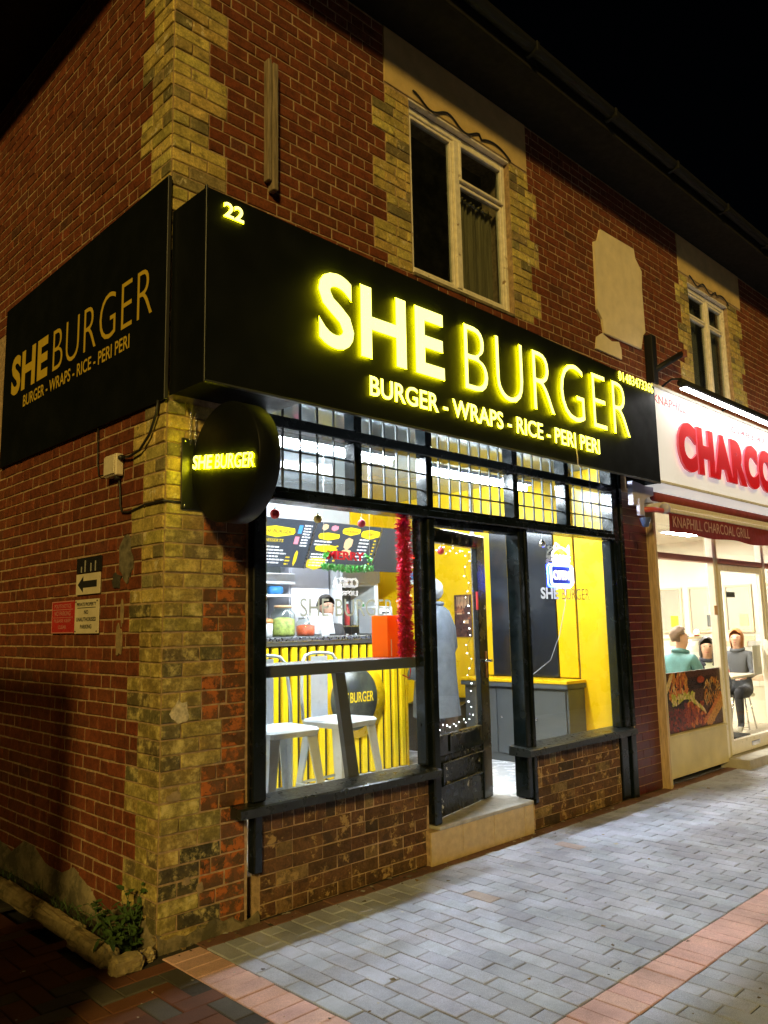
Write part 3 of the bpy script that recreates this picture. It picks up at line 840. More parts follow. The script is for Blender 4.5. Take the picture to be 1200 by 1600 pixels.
MB().tube([DT(Vector((0.858, -0.006, 1.27))), DT(Vector((0.858, -0.05, 1.27))), DT(Vector((0.83, -0.055, 1.272))), DT(Vector((0.76, -0.05, 1.275)))], 0.010, 8).build('handle', K['chrome'], door)
lk = MB().lathe([(0.016, 0), (0.016, 0.008), (0.010, 0.010), (0.0, 0.010)], (0, 0, 0), 12, axis='y')
lk.xf(lambda v: DT(Vector((0.858 + v.x, v.y, 1.68 + v.z)))).build('lock', K['chrome'], door)
rs = MB(); dbox(rs, 0.742, 0.7585, -0.004, 0.010, 1.66, 1.80, 0.001)
rs.build('door_sticker', K['p_red'], door)
letters(sf, 'SHE BURGER', (0.915, 0.027, 1.615), X, Z, 0.78, 0.110, 0.0, 0.001, K['vinyl_grey'], part='window_lettering', joined=True)
letters(sf, 'SHE', (3.395, 0.027, 1.745), X, Z, 0.255, 0.095, 0.0, 0.001, K['vinyl_white'], 0.03, 'window_lettering', True)
letters(sf, 'BURGER', (3.70, 0.027, 1.742), X, Z, 0.43, 0.095, 0.0, 0.001, K['vinyl_thin'], -0.008, 'window_lettering', True)

# ================================================================== SIGNS
fs_ = thing('fascia_sign', 'long black shop fascia with glowing yellow SHE BURGER lettering', 'sign', (2.4, -0.18, 2.77))
FY = -0.355
def zt(x): return 3.838 + (3.728 - 3.838) * x / 4.85
def zb(x): return 2.790 + (2.808 - 2.790) * x / 4.85
xa, xb = 0.012, 4.842
fb = MB()
vs = [(xa, FY, zb(xa)), (xb, FY, zb(xb)), (xb, FY, zt(xb)), (xa, FY, zt(xa)), (xa, -0.006, zb(xa)), (xb, -0.006, zb(xb)), (xb, -0.006, zt(xb)), (xa, -0.006, zt(xa))]
fb.add(vs, [(0, 1, 2, 3), (1, 5, 6, 2), (4, 0, 3, 7), (3, 2, 6, 7)])
fb.add([(p[0], p[1], p[2] + 0.012) for p in (vs[0], (0.66, FY, zb(0.66)), (0.66, -0.006, zb(0.66)), vs[4])], [(3, 2, 1, 0)])
fb.build('panel', K['black_panel'], fs_)
MB().box(xa - 0.006, xa + 0.004, FY - 0.006, FY + 0.012, zb(0) - 0.005, zt(0) + 0.01, 0.002).build('corner_trim', K['black_trim'], fs_)
MB().box(xa, xb, FY - 0.004, FY + 0.02, zb(0) - 0.004, zb(0) + 0.008, 0.002).xf(lambda v: Vector((v.x, v.y, v.z + zb(v.x) - zb(0)))).build('bottom_trim', mat('dark aluminium trim', (0.10, 0.11, 0.11), 0.4, 0.6), fs_)
MB().tube([(3.42, FY - 0.008, 2.93), (3.425, FY - 0.01, 2.86), (3.43, FY - 0.006, 2.80), (3.50, FY - 0.004, 2.775)], 0.005, 6).build('cable', K['box_white'], fs_)
HL = [K['halo'], K['halo_side']]
letters(fs_, 'SHE', (0.745, FY, 3.155), X, Z, 1.085, 0.465, 0.014, 0.005, HL, 0.022, track=1.06)
letters(fs_, 'BURGER', (2.045, FY, 3.150), X, Z, 2.25, 0.475, 0.014, 0.005, HL, -0.021, track=1.10)
letters(fs_, 'BURGER - WRAPS - RICE - PERI PERI', (1.145, FY, 2.930), X, Z, 2.625, 0.125, 0.011, 0.004, [K['halo'], K['halo_soft']], 0.012)
letters(fs_, '01483473366', (4.175, FY, 3.655), X, Z, 0.63, 0.088, 0.006, 0.002, [K['halo'], K['halo_soft']], 0.0, track=1.06)
letters(fs_, '22', (0.110, FY, 3.705), X, Z, 0.125, 0.085, 0.006, 0.006, [K['halo'], K['halo_soft']], 0.025)

ss = thing('side_sign', 'flat black panel with gold SHE BURGER lettering on the side wall', 'sign', (-0.01, 1.2, 2.77))
MB().add([(-0.022, -0.012, 2.765), (-0.022, 2.455, 2.778), (-0.022, 2.455, 4.008), (-0.022, -0.012, 4.040), (-0.003, -0.012, 2.765), (-0.003, 2.455, 2.778), (-0.003, 2.455, 4.008), (-0.003, -0.012, 4.040)],
         [(0, 3, 2, 1), (0, 1, 5, 4), (1, 2, 6, 5), (2, 3, 7, 6), (3, 0, 4, 7)]).build('panel', K['black_panel'], ss)
MB().box(-0.026, -0.004, -0.020, -0.012, 2.765, 4.04, 0.002).build('edge_trim', mat('scuffed edge trim', (0.03, 0.03, 0.03), 0.4, col2=(0.5, 0.5, 0.48), thr=(0.62, 0.66), vs=8), ss)
V1 = [K['vinyl_gold'], K['vinyl_gold']]
letters(ss, 'SHE', (-0.022, 2.285, 3.288), -Y, Z, 0.68, 0.300, 0.0005, 0.0012, V1, 0.036, track=1.05)
letters(ss, 'BURGER', (-0.022, 1.515, 3.292), -Y, Z, 1.375, 0.290, 0.0005, 0.0012, V1, -0.014, track=1.08)
letters(ss, 'BURGER - WRAPS - RICE - PERI PERI', (-0.022, 2.03, 3.160), -Y, Z, 1.63, 0.086, 0.0005, 0.0012, V1, 0.012)

rsn = thing('round_sign', 'round black projecting sign with small glowing SHE BURGER lettering', 'sign', (0.21, -0.16, 2.4))
RX, RY, RZ, RR = 0.150, -0.325, 2.398, 0.312
MB().lathe([(0.0, 0), (RR - 0.004, 0), (RR, 0.004), (RR, 0.126), (RR - 0.004, 0.13), (0.0, 0.13)], (RX, RY, RZ), 64, axis='x').build('body', K['black_panel'], rsn)
MB().box(0.088, 0.290, -0.016, -0.006, 2.185, 2.572, 0.002).build('wall_plate', K['black_trim'], rsn)
MB().box(0.185, 0.235, -0.06, -0.017, 2.33, 2.47, 0.003).build('arm', K['black_trim'], rsn)
bl = [K['chrome'], K['chrome']]
for (bx, bz) in ((0.105, 2.555), (0.273, 2.555), (0.105, 2.203), (0.273, 2.203)):
    MB().ball((bx, -0.018, bz), 0.008, 8, 6).build('bolt', K['chrome'], rsn)
tl = math.radians(-7.5)
Rd = (-Y * math.cos(tl) + Z * math.sin(tl)); Ud = (Z * math.cos(tl) + Y * math.sin(tl))
Oc = Vector((RX, RY, 2.39)) - Rd * 0.285 - Ud * 0.028
letters(rsn, 'SHE', Oc, Rd, Ud, 0.190, 0.074, 0.008, 0.005, HL, 0.022)
letters(rsn, 'BURGER', Oc + Rd * 0.222, Rd, Ud, 0.348, 0.074, 0.008, 0.005, HL, 0.004)
def chain(xx, z0, z1):
    mb = MB(); z = z1; k = 0
    while z > z0:
        pts = []
        for i in range(8):
            a = 2 * math.pi * i / 8
            off = 0.0045 * math.cos(a)
            pts.append((xx + (off if k % 2 else 0), -0.022 + (0 if k % 2 else off), z - 0.009 + 0.011 * math.sin(a)))
        mb.tube(pts, 0.0018, 5, closed=True); z -= 0.016; k += 1
    return mb
for xx in (0.135, 0.165): chain(xx, 2.55, 2.715).build('chain', K['chrome'], rsn)

jb = thing('junction_box', 'old white electrical junction box with black cables on the side wall', 'junction box', (0, 0.54, 2.48))
MB().box(-0.052, -0.004, 0.465, 0.615, 2.425, 2.552, 0.006).build('box', K['box_white'], jb)
MB().box(-0.060, -0.053, 0.475, 0.605, 2.435, 2.542, 0.003).build('lid', K['box_white'], jb)
for p in ((0.455, 2.525), (0.495, 2.418)):
    MB().lathe([(0.016, -0.014), (0.016, 0.014)], (-0.028, p[0], p[1]), 10, axis='y' if p[1] > 2.45 else 'z').build('cable_gland', K['cable'], jb)
MB().tube([(-0.026, 0.045, 2.77), (-0.026, 0.06, 2.70), (-0.026, 0.13, 2.60), (-0.026, 0.24, 2.53), (-0.026, 0.36, 2.515), (-0.026, 0.45, 2.525)], 0.0075, 7).build('cable', K['cable'], jb)
MB().tube([(-0.02, 0.495, 2.42), (-0.012, 0.49, 2.36), (-0.010, 0.485, 2.26), (-0.010, 0.46, 2.215), (-0.010, 0.38, 2.205), (-0.010, 0.2, 2.225), (-0.010, 0.02, 2.222), (-0.012, -0.008, 2.222), (0.05, -0.010, 2.222), (0.10, -0.010, 2.222)], 0.006, 6).build('cable', K['cable'], jb)
MB().tube([(-0.012, 0.80, 2.77), (-0.012, 0.79, 2.55), (-0.012, 0.77, 2.47), (-0.014, 0.70, 2.46), (-0.02, 0.62, 2.47)], 0.004, 6).build('cable', K['cable'], jb)

def wall_sign(name, label, y0, y1, z0, z1, m, skew=0.0):
    t = thing(name, label, 'sign', (0, (y0 + y1) / 2, z0), 'small signs on the side wall')
    mb = MB(); mb.add([(-0.012, y0, z0), (-0.012, y1, z0 - skew), (-0.012, y1, z1 - skew), (-0.012, y0, z1), (-0.005, y0, z0), (-0.005, y1, z0 - skew), (-0.005, y1, z1 - skew), (-0.005, y0, z1)],
           [(0, 3, 2, 1), (0, 1, 5, 4), (1, 2, 6, 5), (2, 3, 7, 6), (3, 0, 4, 7)])
    mb.build('plate', m, t); return t
t = wall_sign('parking_sign', 'cream sign plate reading private property no unauthorised parking', 0.72, 1.04, 1.542, 1.742, K['sign_cream'])
PB = [K['p_black'], K['p_black']]
for s, zz, w, hh in (('PRIVATE PROPERTY', 1.703, 0.265, 0.021), ('NO', 1.655, 0.055, 0.024), ('UNAUTHORISED', 1.613, 0.27, 0.024), ('PARKING', 1.570, 0.155, 0.024)):
    letters(t, s, (-0.012, 0.88 + w / 2, zz), -Y, Z, w, hh, 0.0003, 0.0008, PB, 0.025, 'lettering', True)
MB().box(-0.0132, -0.0121, 0.755, 1.005, 1.691, 1.695).build('rule', K['p_black'], t)
for p in ((0.735, 1.73), (1.025, 1.73), (0.735, 1.554), (1.025, 1.554)): MB().ball((-0.013, *p), 0.005, 6, 4).build('screw', K['gutter'], t)
t = wall_sign('parking_sign', 'glossy faded red no parking sign left of the cream plate', 1.055, 1.385, 1.545, 1.742, K['sign_red'], 0.0)
PW = [mat('faded pink print', (0.62, 0.25, 0.22), 0.4)] * 2
for s, zz, w, hh in (('POLITE NOTICE', 1.700, 0.25, 0.024), ('NO PARKING', 1.652, 0.24, 0.030), ('PLEASE KEEP', 1.612, 0.25, 0.020), ('CLEAR', 1.572, 0.12, 0.022)):
    letters(t, s, (-0.012, 1.22 + w / 2, zz), -Y, Z, w, hh, 0.0003, 0.0008, PW, 0.012, 'lettering', True)
bd = MB()
for q in ((1.055, 1.385, 1.545, 1.551), (1.055, 1.385, 1.736, 1.742), (1.379, 1.385, 1.5512, 1.7358), (1.07, 1.37, 1.688, 1.692), (1.07, 1.37, 1.640, 1.643)):
    bd.box(-0.0132, -0.0121, q[0], q[1], q[2], q[3])
bd.build('border', PW[0], t)
t = wall_sign('arrow_sign', 'cream sign with black arrow pointing left above the parking plate', 0.715, 1.035, 1.772, 1.895, K['sign_cream'])
ar = [(-0.135, 0.0), (-0.06, 0.048), (-0.06, 0.02), (0.125, 0.02), (0.125, -0.02), (-0.06, -0.02), (-0.06, -0.048)]
MB().prism(ar, (-0.0124, 0.875, 1.832), -Y, Z, -X, 0.001).build('arrow', K['p_black'], t)
t = wall_sign('blank_sign', 'small peeling black sign plate above the arrow sign', 0.705, 1.035, 1.902, 1.992, mat('black glossy plate', (0.02, 0.02, 0.022), 0.2, bmp=0.6, bs=18))
t2 = MB()
for (ya, dz) in ((0.83, 0.05), (0.91, 0.07), (0.96, 0.035), (0.77, 0.06)): t2.box(-0.0132, -0.0121, ya, ya + 0.012, 1.905, 1.905 + dz)
t2.build('scratch', mat('pale scratch', (0.4, 0.38, 0.34), 0.5), t)

# ================================================================== NEIGHBOUR'S SHOPFRONT
gs = thing('grill_shopfront', 'cream and white grill shopfront with timber post and glass door', 'shopfront', (7.0, 0, 0))
MB().box(5.192, 5.232, -0.075, 0.06, -0.02, 2.70, 0.004).build('timber_post', K['varnish'], gs)
MB().box(5.234, 5.285, -0.055, 0.06, -0.02, 2.70, 0.005).build('timber_post', K['cream'], gs)
WA = K['white_alu']
def gbox(name, x0, x1, z0, z1, y0=-0.03, y1=0.05, m=None, par=None, b=0.004): return MB().box(x0, x1, y0, y1, z0, z1, b).build(name, m or WA, par or gs)
gbox('panel', 5.287, 6.60, 0.06, 0.44, -0.035, 0.05, K['cream'])
gbox('panel_rail', 5.287, 6.60, 0.441, 0.462, -0.05, 0.05, K['cream'])
gbox('mullion', 6.602, 6.66, 0.0, 2.70); gbox('mullion', 6.662, 6.745, 0.0, 2.70, -0.015, 0.05, K['cream'])
gbox('mullion', 8.00, 8.09, 0.0, 2.70, -0.02, 0.05); gbox('mullion', 9.80, 9.9, 0.0, 2.70)
PT = mat('dusty pink painted bar', (0.45, 0.22, 0.18), 0.5)
gbox('transom', 5.287, 6.60, 2.165, 2.225, -0.03, 0.05, PT); gbox('transom', 6.746, 8.0, 2.165, 2.225, -0.03, 0.05, PT); gbox('transom', 8.091, 9.8, 2.165, 2.225, -0.03, 0.05, PT)
gbox('head', 5.192, 9.9, 2.702, 2.82)
for (x0, x1, z0, z1) in ((5.285, 6.602, 0.462, 2.165), (5.285, 6.602, 2.225, 2.702), (6.745, 8.0, 2.225, 2.702), (8.09, 9.8, 0.5, 2.165), (8.09, 9.8, 2.225, 2.702)):
    MB().add([(x0, 0.02, z0), (x1, 0.02, z0), (x1, 0.02, z1), (x0, 0.02, z1)], [(0, 1, 2, 3)]).build('pane', K['glass'], gs)
gbox('panel', 8.091, 9.8, 0.06, 0.5, -0.03, 0.05, K['cream'])
gd = MB()
for q in ((6.750, 6.82, 0.105, 2.16), (7.925, 7.995, 0.105, 2.16), (6.821, 7.924, 0.105, 0.25), (6.821, 7.924, 2.09, 2.16)): gd.box(q[0], q[1], -0.012, 0.04, q[2], q[3], 0.004)
gdo = gd.build('door', WA, gs)
MB().add([(6.82, 0.015, 0.25), (7.925, 0.015, 0.25), (7.925, 0.015, 2.09), (6.82, 0.015, 2.09)], [(0, 1, 2, 3)]).build('pane', K['glass'], gdo)
MB().box(7.28, 7.52, -0.018, -0.0125, 0.145, 0.195, 0.002).build('letter_plate', K['chrome'], gdo)
MB().box(7.90, 7.93, -0.055, -0.013, 0.98, 1.30, 0.004).build('handle', WA, gdo)
gbox('doorstep', 6.6, 8.2, -0.01, 0.095, -0.25, 0.06, mat('concrete step', (0.36, 0.34, 0.30), 0.9, var=0.2, vs=8, bmp=0.3))
# food poster
po = thing('food_poster', 'large photo poster of grilled meat, salad and chips in the window', 'poster', (5.95, -0.01, 0.465))
PBc = [mat('poster ' + n, c, 0.35, var=0.35, vs=40) for n, c in (('dark wood', (0.075, 0.035, 0.025)), ('chips orange', (0.50, 0.16, 0.03)), ('lettuce', (0.38, 0.40, 0.05)), ('kebab', (0.28, 0.05, 0.015)), ('meat', (0.16, 0.025, 0.02)), ('golden', (0.48, 0.24, 0.04)), ('bread', (0.58, 0.44, 0.20)), ('black', (0.02, 0.015, 0.015)))]
x0, x1, z0, z1 = 5.29, 6.598, 0.466, 1.04
MB().box(x0, x1, -0.008, 0.012, z0, z1).build('backing', PBc[0], po)
pm = MB(); rr = random.Random(5)
def blob(u, v, ru, rv, mi, lev, rot=0.0, n=9, j=0.25):
    pts = []
    for i in range(n):
        a = 2 * math.pi * i / n; r = 1 + rr.uniform(-j, j); pu, pv = math.cos(a) * ru * r, math.sin(a) * rv * r
        pts.append((min(x1 - 0.003, max(x0 + 0.003, x0 + (x1 - x0) * u + pu * math.cos(rot) - pv * math.sin(rot))), min(z1 - 0.003, max(z0 + 0.003, z0 + (z1 - z0) * v + pu * math.sin(rot) + pv * math.cos(rot)))))
    yy = -0.0085 - 0.000012 * lev
    pm.add([(p[0], yy, p[1]) for p in pts], [tuple(range(n))], mi)
lv = 0
def L():
    global lv; lv += 1; return lv
for i in range(7): blob(0.5, 0.87 - i * 0.03, 0.62, 0.006, 7, L(), 0, 12, 0.1)
blob(0.22, 0.72, 0.22, 0.20, 7, L())
for i in range(90): blob(0.10 + rr.random() * 0.30, 0.58 + rr.random() * 0.38, 0.008 + rr.random() * 0.018, 0.05, rr.choice((1, 1, 1, 5, 3, 6)), L(), rr.uniform(-0.9, 0.9), 7)
blob(0.09, 0.80, 0.035, 0.16, 6, L(), -0.75, 9, 0.1)
for i in range(90): blob(0.14 + rr.random() * 0.36, 0.45 + rr.random() * 0.17 + 0.0, 0.028, 0.018, rr.choice((2, 2, 2, 6)), L(), rr.uniform(0, 3))
blob(0.30, 0.44, 0.20, 0.035, 7, L(), 0.25)
for i in range(130): blob(0.03 + rr.random() * 0.30, 0.02 + rr.random() * 0.36, 0.02, 0.016, rr.choice((4, 4, 4, 3, 7)), L(), rr.uniform(0, 3))
for i in range(130): blob(0.32 + rr.random() * 0.36, 0.05 + rr.random() * 0.40, 0.026, 0.021, rr.choice((3, 3, 3, 1, 4)), L(), rr.uniform(0, 3))
for i in range(5): blob(0.45 + i * 0.05, 0.52 - i * 0.055, 0.06, 0.02, 2 if i % 2 else 6, L(), -0.7)
blob(0.63, 0.80, 0.10, 0.05, 7, L(), 0, 16, 0.03); blob(0.63, 0.83, 0.09, 0.035, 3, L(), 0, 16, 0.05)
for i in range(90): blob(0.68 + rr.random() * 0.30, 0.40 + rr.random() * 0.42, 0.007, 0.038, rr.choice((5, 5, 6, 1)), L(), rr.uniform(-1.2, 1.2), 6)
for k in range(3):
    for i in range(12): blob(0.66 + i * 0.028 + k * 0.05, 0.10 + i * 0.038 - k * 0.03, 0.035, 0.03, (1, 5, 5)[k], L(), 0.6, 7)
pm.build('print', PBc, po)
# grill sign and light trough
gsn = thing('grill_sign', 'white illuminated sign with raised red CHARCOAL lettering', 'sign', (7.2, -0.15, 2.82))
GY = -0.318
MB().box(4.848, 10.2, GY, -0.006, 2.822, 3.775, 0.004).build('panel', K['sign_white'], gsn)
MB().box(4.846, 10.2, GY - 0.016, GY - 0.001, 2.822, 2.850, 0.003).build('bottom_trim', WA, gsn)
MB().box(4.846, 10.2, GY - 0.016, GY - 0.001, 3.748, 3.778, 0.003).build('top_trim', WA, gsn)
LR = [K['letter_red'], mat('pink letter edge', (0.75, 0.12, 0.22), 0.4)]
letters(gsn, 'CHARCOAL', (5.235, GY, 2.985), X, Z, 3.15, 0.50, 0.03, 0.022, LR, 0.068, track=1.13)
PK = mat('pale red sign print', (0.75, 0.10, 0.14), 0.5)
letters(gsn, 'KNAPHILL', (4.885, GY, 3.60), X, Z, 0.68, 0.085, 0.0004, 0.001, PK, 0.02, 'lettering', True)
letters(gsn, '01483 47 40', (6.66, GY, 3.585), X, Z, 1.30, 0.07, 0.0004, 0.001, PK, 0.015, 'lettering', True)
tr = thing('trough_light', 'black tubular trough light along the top of the white sign', 'light', (7.2, -0.5, 3.75))
MB().tube([(5.10, -0.50, 3.79), (10.2, -0.50, 3.79)], 0.04, 12).build('housing', K['gutter'], tr)
MB().box(5.14, 10.1, -0.525, -0.47, 3.738, 3.752).build('lamp', emit('sign strip lamp', (1.0, 0.97, 0.92), 24.0), tr)
for xx in (5.12, 6.5, 7.9): MB().tube([(xx, -0.50, 3.83), (xx, -0.40, 3.85), (xx, -0.30, 3.80)], 0.011, 6).build('bracket', K['gutter'], tr)
# awning, folded up, with lettered valance
aw2 = thing('folded_awning', 'folded awning with dark red valance lettered Knaphill charcoal grill', 'awning', (7.0, -0.3, 2.4))
MB().box(5.0, 10.0, -0.30, -0.08, 2.60, 2.655, 0.006).build('front_rail', K['box_white'], aw2)
MB().tube([(5.0, -0.20, 2.72), (10.0, -0.20, 2.72)], 0.045, 12).build('roller', mat('rolled awning cloth', (0.20, 0.03, 0.035), 0.8, var=0.2), aw2)
MB().box(4.985, 10.0, -0.345, -0.315, 2.552, 2.592, 0.006).build('valance_rail', K['box_white'], aw2)
vv = []; ff = []; n = 50
for i in range(n + 1):
    xx = 5.0 + 5.0 * i / n
    vv += [(xx, -0.335 + 0.006 * math.sin(i * 0.9), 2.556), (xx, -0.338 + 0.010 * math.sin(i * 0.7 + 1), 2.365 + 0.008 * math.sin(i * 0.55))]
for i in range(n): ff.append((2 * i + 1, 2 * i + 3, 2 * i + 2, 2 * i))
MB().add(vv, ff, 0, smooth=True).build('valance', mat('dark red valance', (0.20, 0.018, 0.025), 0.8, var=0.15, bmp=0.1), aw2)
letters(aw2, 'KNAPHILL CHARCOAL GRILL', (5.035, -0.352, 2.415), X, Z, 1.80, 0.105, 0.0, 0.001, mat('faded valance print', (0.50, 0.30, 0.24), 0.8), 0.004, 'lettering', True)
LV = mat('lavender enamel bracket', (0.45, 0.43, 0.62), 0.4, var=0.1)
MB().prism([(4.56, 2.60), (4.72, 2.60), (4.80, 2.68), (4.95, 2.72), (4.96, 2.80), (4.80, 2.795), (4.70, 2.81), (4.56, 2.82)], (0, -0.17, 0), X, Z, -Y, 0.05).build('end_bracket', LV, aw2)
MB().box(4.60, 4.69, -0.26, -0.221, 2.50, 2.66, 0.008).build('bracket_foot', LV, aw2)
MB().tube([(4.68, -0.24, 2.56), (4.85, -0.28, 2.57), (5.02, -0.32, 2.56)], 0.026, 8).build('arm', mat('red awning arm', (0.5, 0.07, 0.08), 0.4), aw2)
MB().lathe([(0.0, -0.03), (0.045, -0.03), (0.05, 0.0), (0.04, 0.03), (0.0, 0.03)], (4.965, -0.32, 2.585), 14, axis='x').build('end_cap', LV, aw2)
MB().lathe([(0.0, 0.0), (0.03, 0.005), (0.05, 0.08), (0.05, 0.09), (0.0, 0.09)], (4.72, -0.24, 2.40), 14).build('bracket_knuckle', mat('dark blue cap', (0.05, 0.07, 0.14), 0.4), aw2)

# ================================================================== BURGER SHOP INTERIOR
def struct(name, mb, m, label): return tag(mb.build(name, m), label, kind='structure')
FZ, CZ = 0.24, 3.00
struct('shop_floor', MB().box(0.31, 4.60, 0.08, 3.26, FZ - 0.03, FZ), K['floor_in'], 'pale tiled floor inside the burger shop')
struct('shop_ceiling', MB().box(0.31, 4.60, 0.075, 3.26, CZ, CZ + 0.03), K['ceil_in'], 'glossy grey ceiling inside the burger shop')
struct('shop_wall_left', MB().box(0.302, 0.32, 0.08, 3.26, FZ, CZ), K['wall_in'], 'white clad left wall inside the burger shop')
struct('shop_wall_back', MB().box(0.32, 4.60, 3.25, 3.28, FZ, CZ), K['wall_in'], 'white clad back wall inside the burger shop')
swr = struct('shop_wall_right', MB().box(4.60, 4.66, 0.08, 3.26, FZ, CZ), K['gap'], 'right wall of the burger shop carrying yellow panels')
for (y0, y1, z0, z1) in ((0.085, 0.435, FZ, CZ), (0.455, 0.665, 1.03, CZ), (1.46, 1.655, 1.03, CZ), (1.70, 2.42, 0.78, CZ), (2.44, 3.24, FZ, CZ), (0.67, 1.455, 2.50, CZ)):
    MB().box(4.575, 4.599, y0, y1, z0, z1, 0.003).build('yellow_panel', K['yellow'], swr)
for (x0, x1) in ((4.20, 4.385), (4.395, 4.57)):
    MB().box(x0, x1, 3.225, 3.249, FZ, CZ, 0.003).build('yellow_panel', K['yellow'], swr)
MB().box(4.55, 4.574, 1.655, 1.70, 0.78, CZ, 0.003).build('trim', K['steel'], swr)
MB().box(4.56, 4.599, 0.67, 1.455, 1.03, 2.497, 0.003).build('black_mirror_panel', K['black_gloss'], swr)
pw = MB().box(4.566, 4.574, 1.73, 1.965, 1.42, 1.87).build('wall_poster', mat('brown food poster', (0.07, 0.025, 0.018), 0.35, var=0.6, vs=14, col2=(0.35, 0.12, 0.05), thr=(0.55, 0.62)), swr)
ppm = MB()
for i in range(9): ppm.box(4.5645, 4.5658, 1.76 + i * 0.02, 1.768 + i * 0.02, 1.74 + jit(0.02), 1.85)
ppm.box(4.5645, 4.5658, 1.77, 1.84, 1.56, 1.60); ppm.box(4.5645, 4.5658, 1.86, 1.93, 1.66, 1.675)
ppm.build('print', K['p_tan'], pw)
# cabinet along the right wall
cb = thing('base_cabinet', 'grey base cabinets with a yellow edged worktop along the right wall', 'cabinet', (4.42, 0.9, FZ))
MB().box(4.29, 4.57, 0.40, 1.62, FZ, 0.945, 0.004).build('carcass', K['grey_lam'], cb)
MB().box(4.25, 4.57, 0.38, 1.64, 0.947, 0.99, 0.004).build('worktop', K['grey_lam'], cb)
MB().box(4.245, 4.57, 0.38, 1.64, 0.992, 1.022, 0.004).build('shelf_edge', K['yellow'], cb)
for y0, y1 in ((0.42, 0.80), (0.815, 1.20), (1.215, 1.60)):
    d = MB().box(4.272, 4.289, y0, y1, FZ + 0.08, 0.925, 0.003).build('cabinet_door', K['grey_lam'], cb)
    MB().ball((4.262, y1 - 0.06, 0.66), 0.014, 8, 6).build('knob', K['chrome'], d)
bench = thing('black_bench', 'dark bench with crumpled black covering at the back right', 'bench', (4.45, 2.05, FZ))
MB().box(4.20, 4.56, 1.70, 2.41, FZ, 0.72, 0.01).build('base', K['gap'], bench)
vv = []; ff = []
for i in range(13):
    for j in range(9): vv.append((4.18 + 0.39 * j / 8, 1.69 + 0.73 * i / 12, 0.735 + jit(0.025)))
for i in range(12):
    for j in range(8): ff.append((i * 9 + j, i * 9 + j + 1, (i + 1) * 9 + j + 1, (i + 1) * 9 + j))
MB().add(vv, ff).build('cover', mat('black plastic sheet', (0.03, 0.032, 0.035), 0.2), bench)
# counter with yellow slats
CY = 1.66
ct = thing('service_counter', 'service counter faced with upright yellow slats', 'counter', (2.3, 1.9, FZ))
MB().box(0.60, 3.46, CY + 0.02, 2.12, FZ, 1.40, 0.004).build('body', K['gap'], ct)
MB().box(0.58, 3.48, CY - 0.06, 2.14, 1.435, 1.472, 0.006).build('countertop', K['steel'], ct)
MB().box(0.60, 3.46, CY - 0.015, 2.10, 1.402, 1.433, 0.004).build('rail', K['wht'], ct)
x = 0.62
while x < 3.42:
    MB().box(x, x + 0.062, CY - 0.022, CY + 0.018, FZ + 0.02, 1.392, 0.010).build('slat', K['yellow_slat'], ct); x += 0.0985
MB().box(3.462, 3.49, CY - 0.01, 2.12, FZ, 1.40, 0.004).build('end_panel', K['yellow'], ct)
MB().box(0.60, 3.46, CY - 0.02, CY + 0.018, FZ, FZ + 0.018).build('kick_strip', K['wht'], ct)
em = thing('round_emblem', 'round black and yellow SHE BURGER emblem fixed to the slatted counter', 'emblem', (2.80, 1.62, 0.62))
MB().lathe([(0.0, 0.0), (0.335, 0.0), (0.335, 0.008), (0.0, 0.008)], (2.82, 1.632, 0.91), 40, axis='y').build('backing', K['yellow'], em)
MB().lathe([(0.0, 0.0), (0.275, 0.0), (0.275, 0.008), (0.0, 0.008)], (2.775, 1.622, 0.92), 40, axis='y').build('disc', mat('black emblem print', (0.03, 0.035, 0.03), 0.35, col2=(0.09, 0.10, 0.07), vs=6), em)
letters(em, 'SHE', (2.545, 1.613, 0.885), X, Z, 0.155, 0.09, 0.0005, 0.002, [K['p_yellow']] * 2, 0.03)
letters(em, 'BURGER', (2.72, 1.613, 0.885), X, Z, 0.28, 0.09, 0.0005, 0.002, [K['p_yellow']] * 2, 0.004)
# window ledge
lg = thing('window_ledge', 'grey eating ledge running behind the left window', 'ledge', (1.3, 0.2, 1.3))
MB().box(0.66, 1.96, 0.075, 0.36, 1.298, 1.338, 0.006).build('top', K['steel'], lg)
MB().box(0.66, 1.96, 0.062, 0.073, 1.268, 1.338, 0.003).build('edge', K['grey_lam'], lg)
MB().add([(1.235, 0.09, 1.297), (1.315, 0.09, 1.297), (1.495, 0.09, FZ), (1.405, 0.09, FZ), (1.235, 0.13, 1.297), (1.315, 0.13, 1.297), (1.495, 0.13, FZ), (1.405, 0.13, FZ)],
         [(0, 3, 2, 1), (4, 5, 6, 7), (0, 4, 7, 3), (1, 2, 6, 5), (0, 1, 5, 4), (3, 7, 6, 2)]).build('brace', mat('dark grey brace', (0.06, 0.065, 0.065), 0.4), lg)
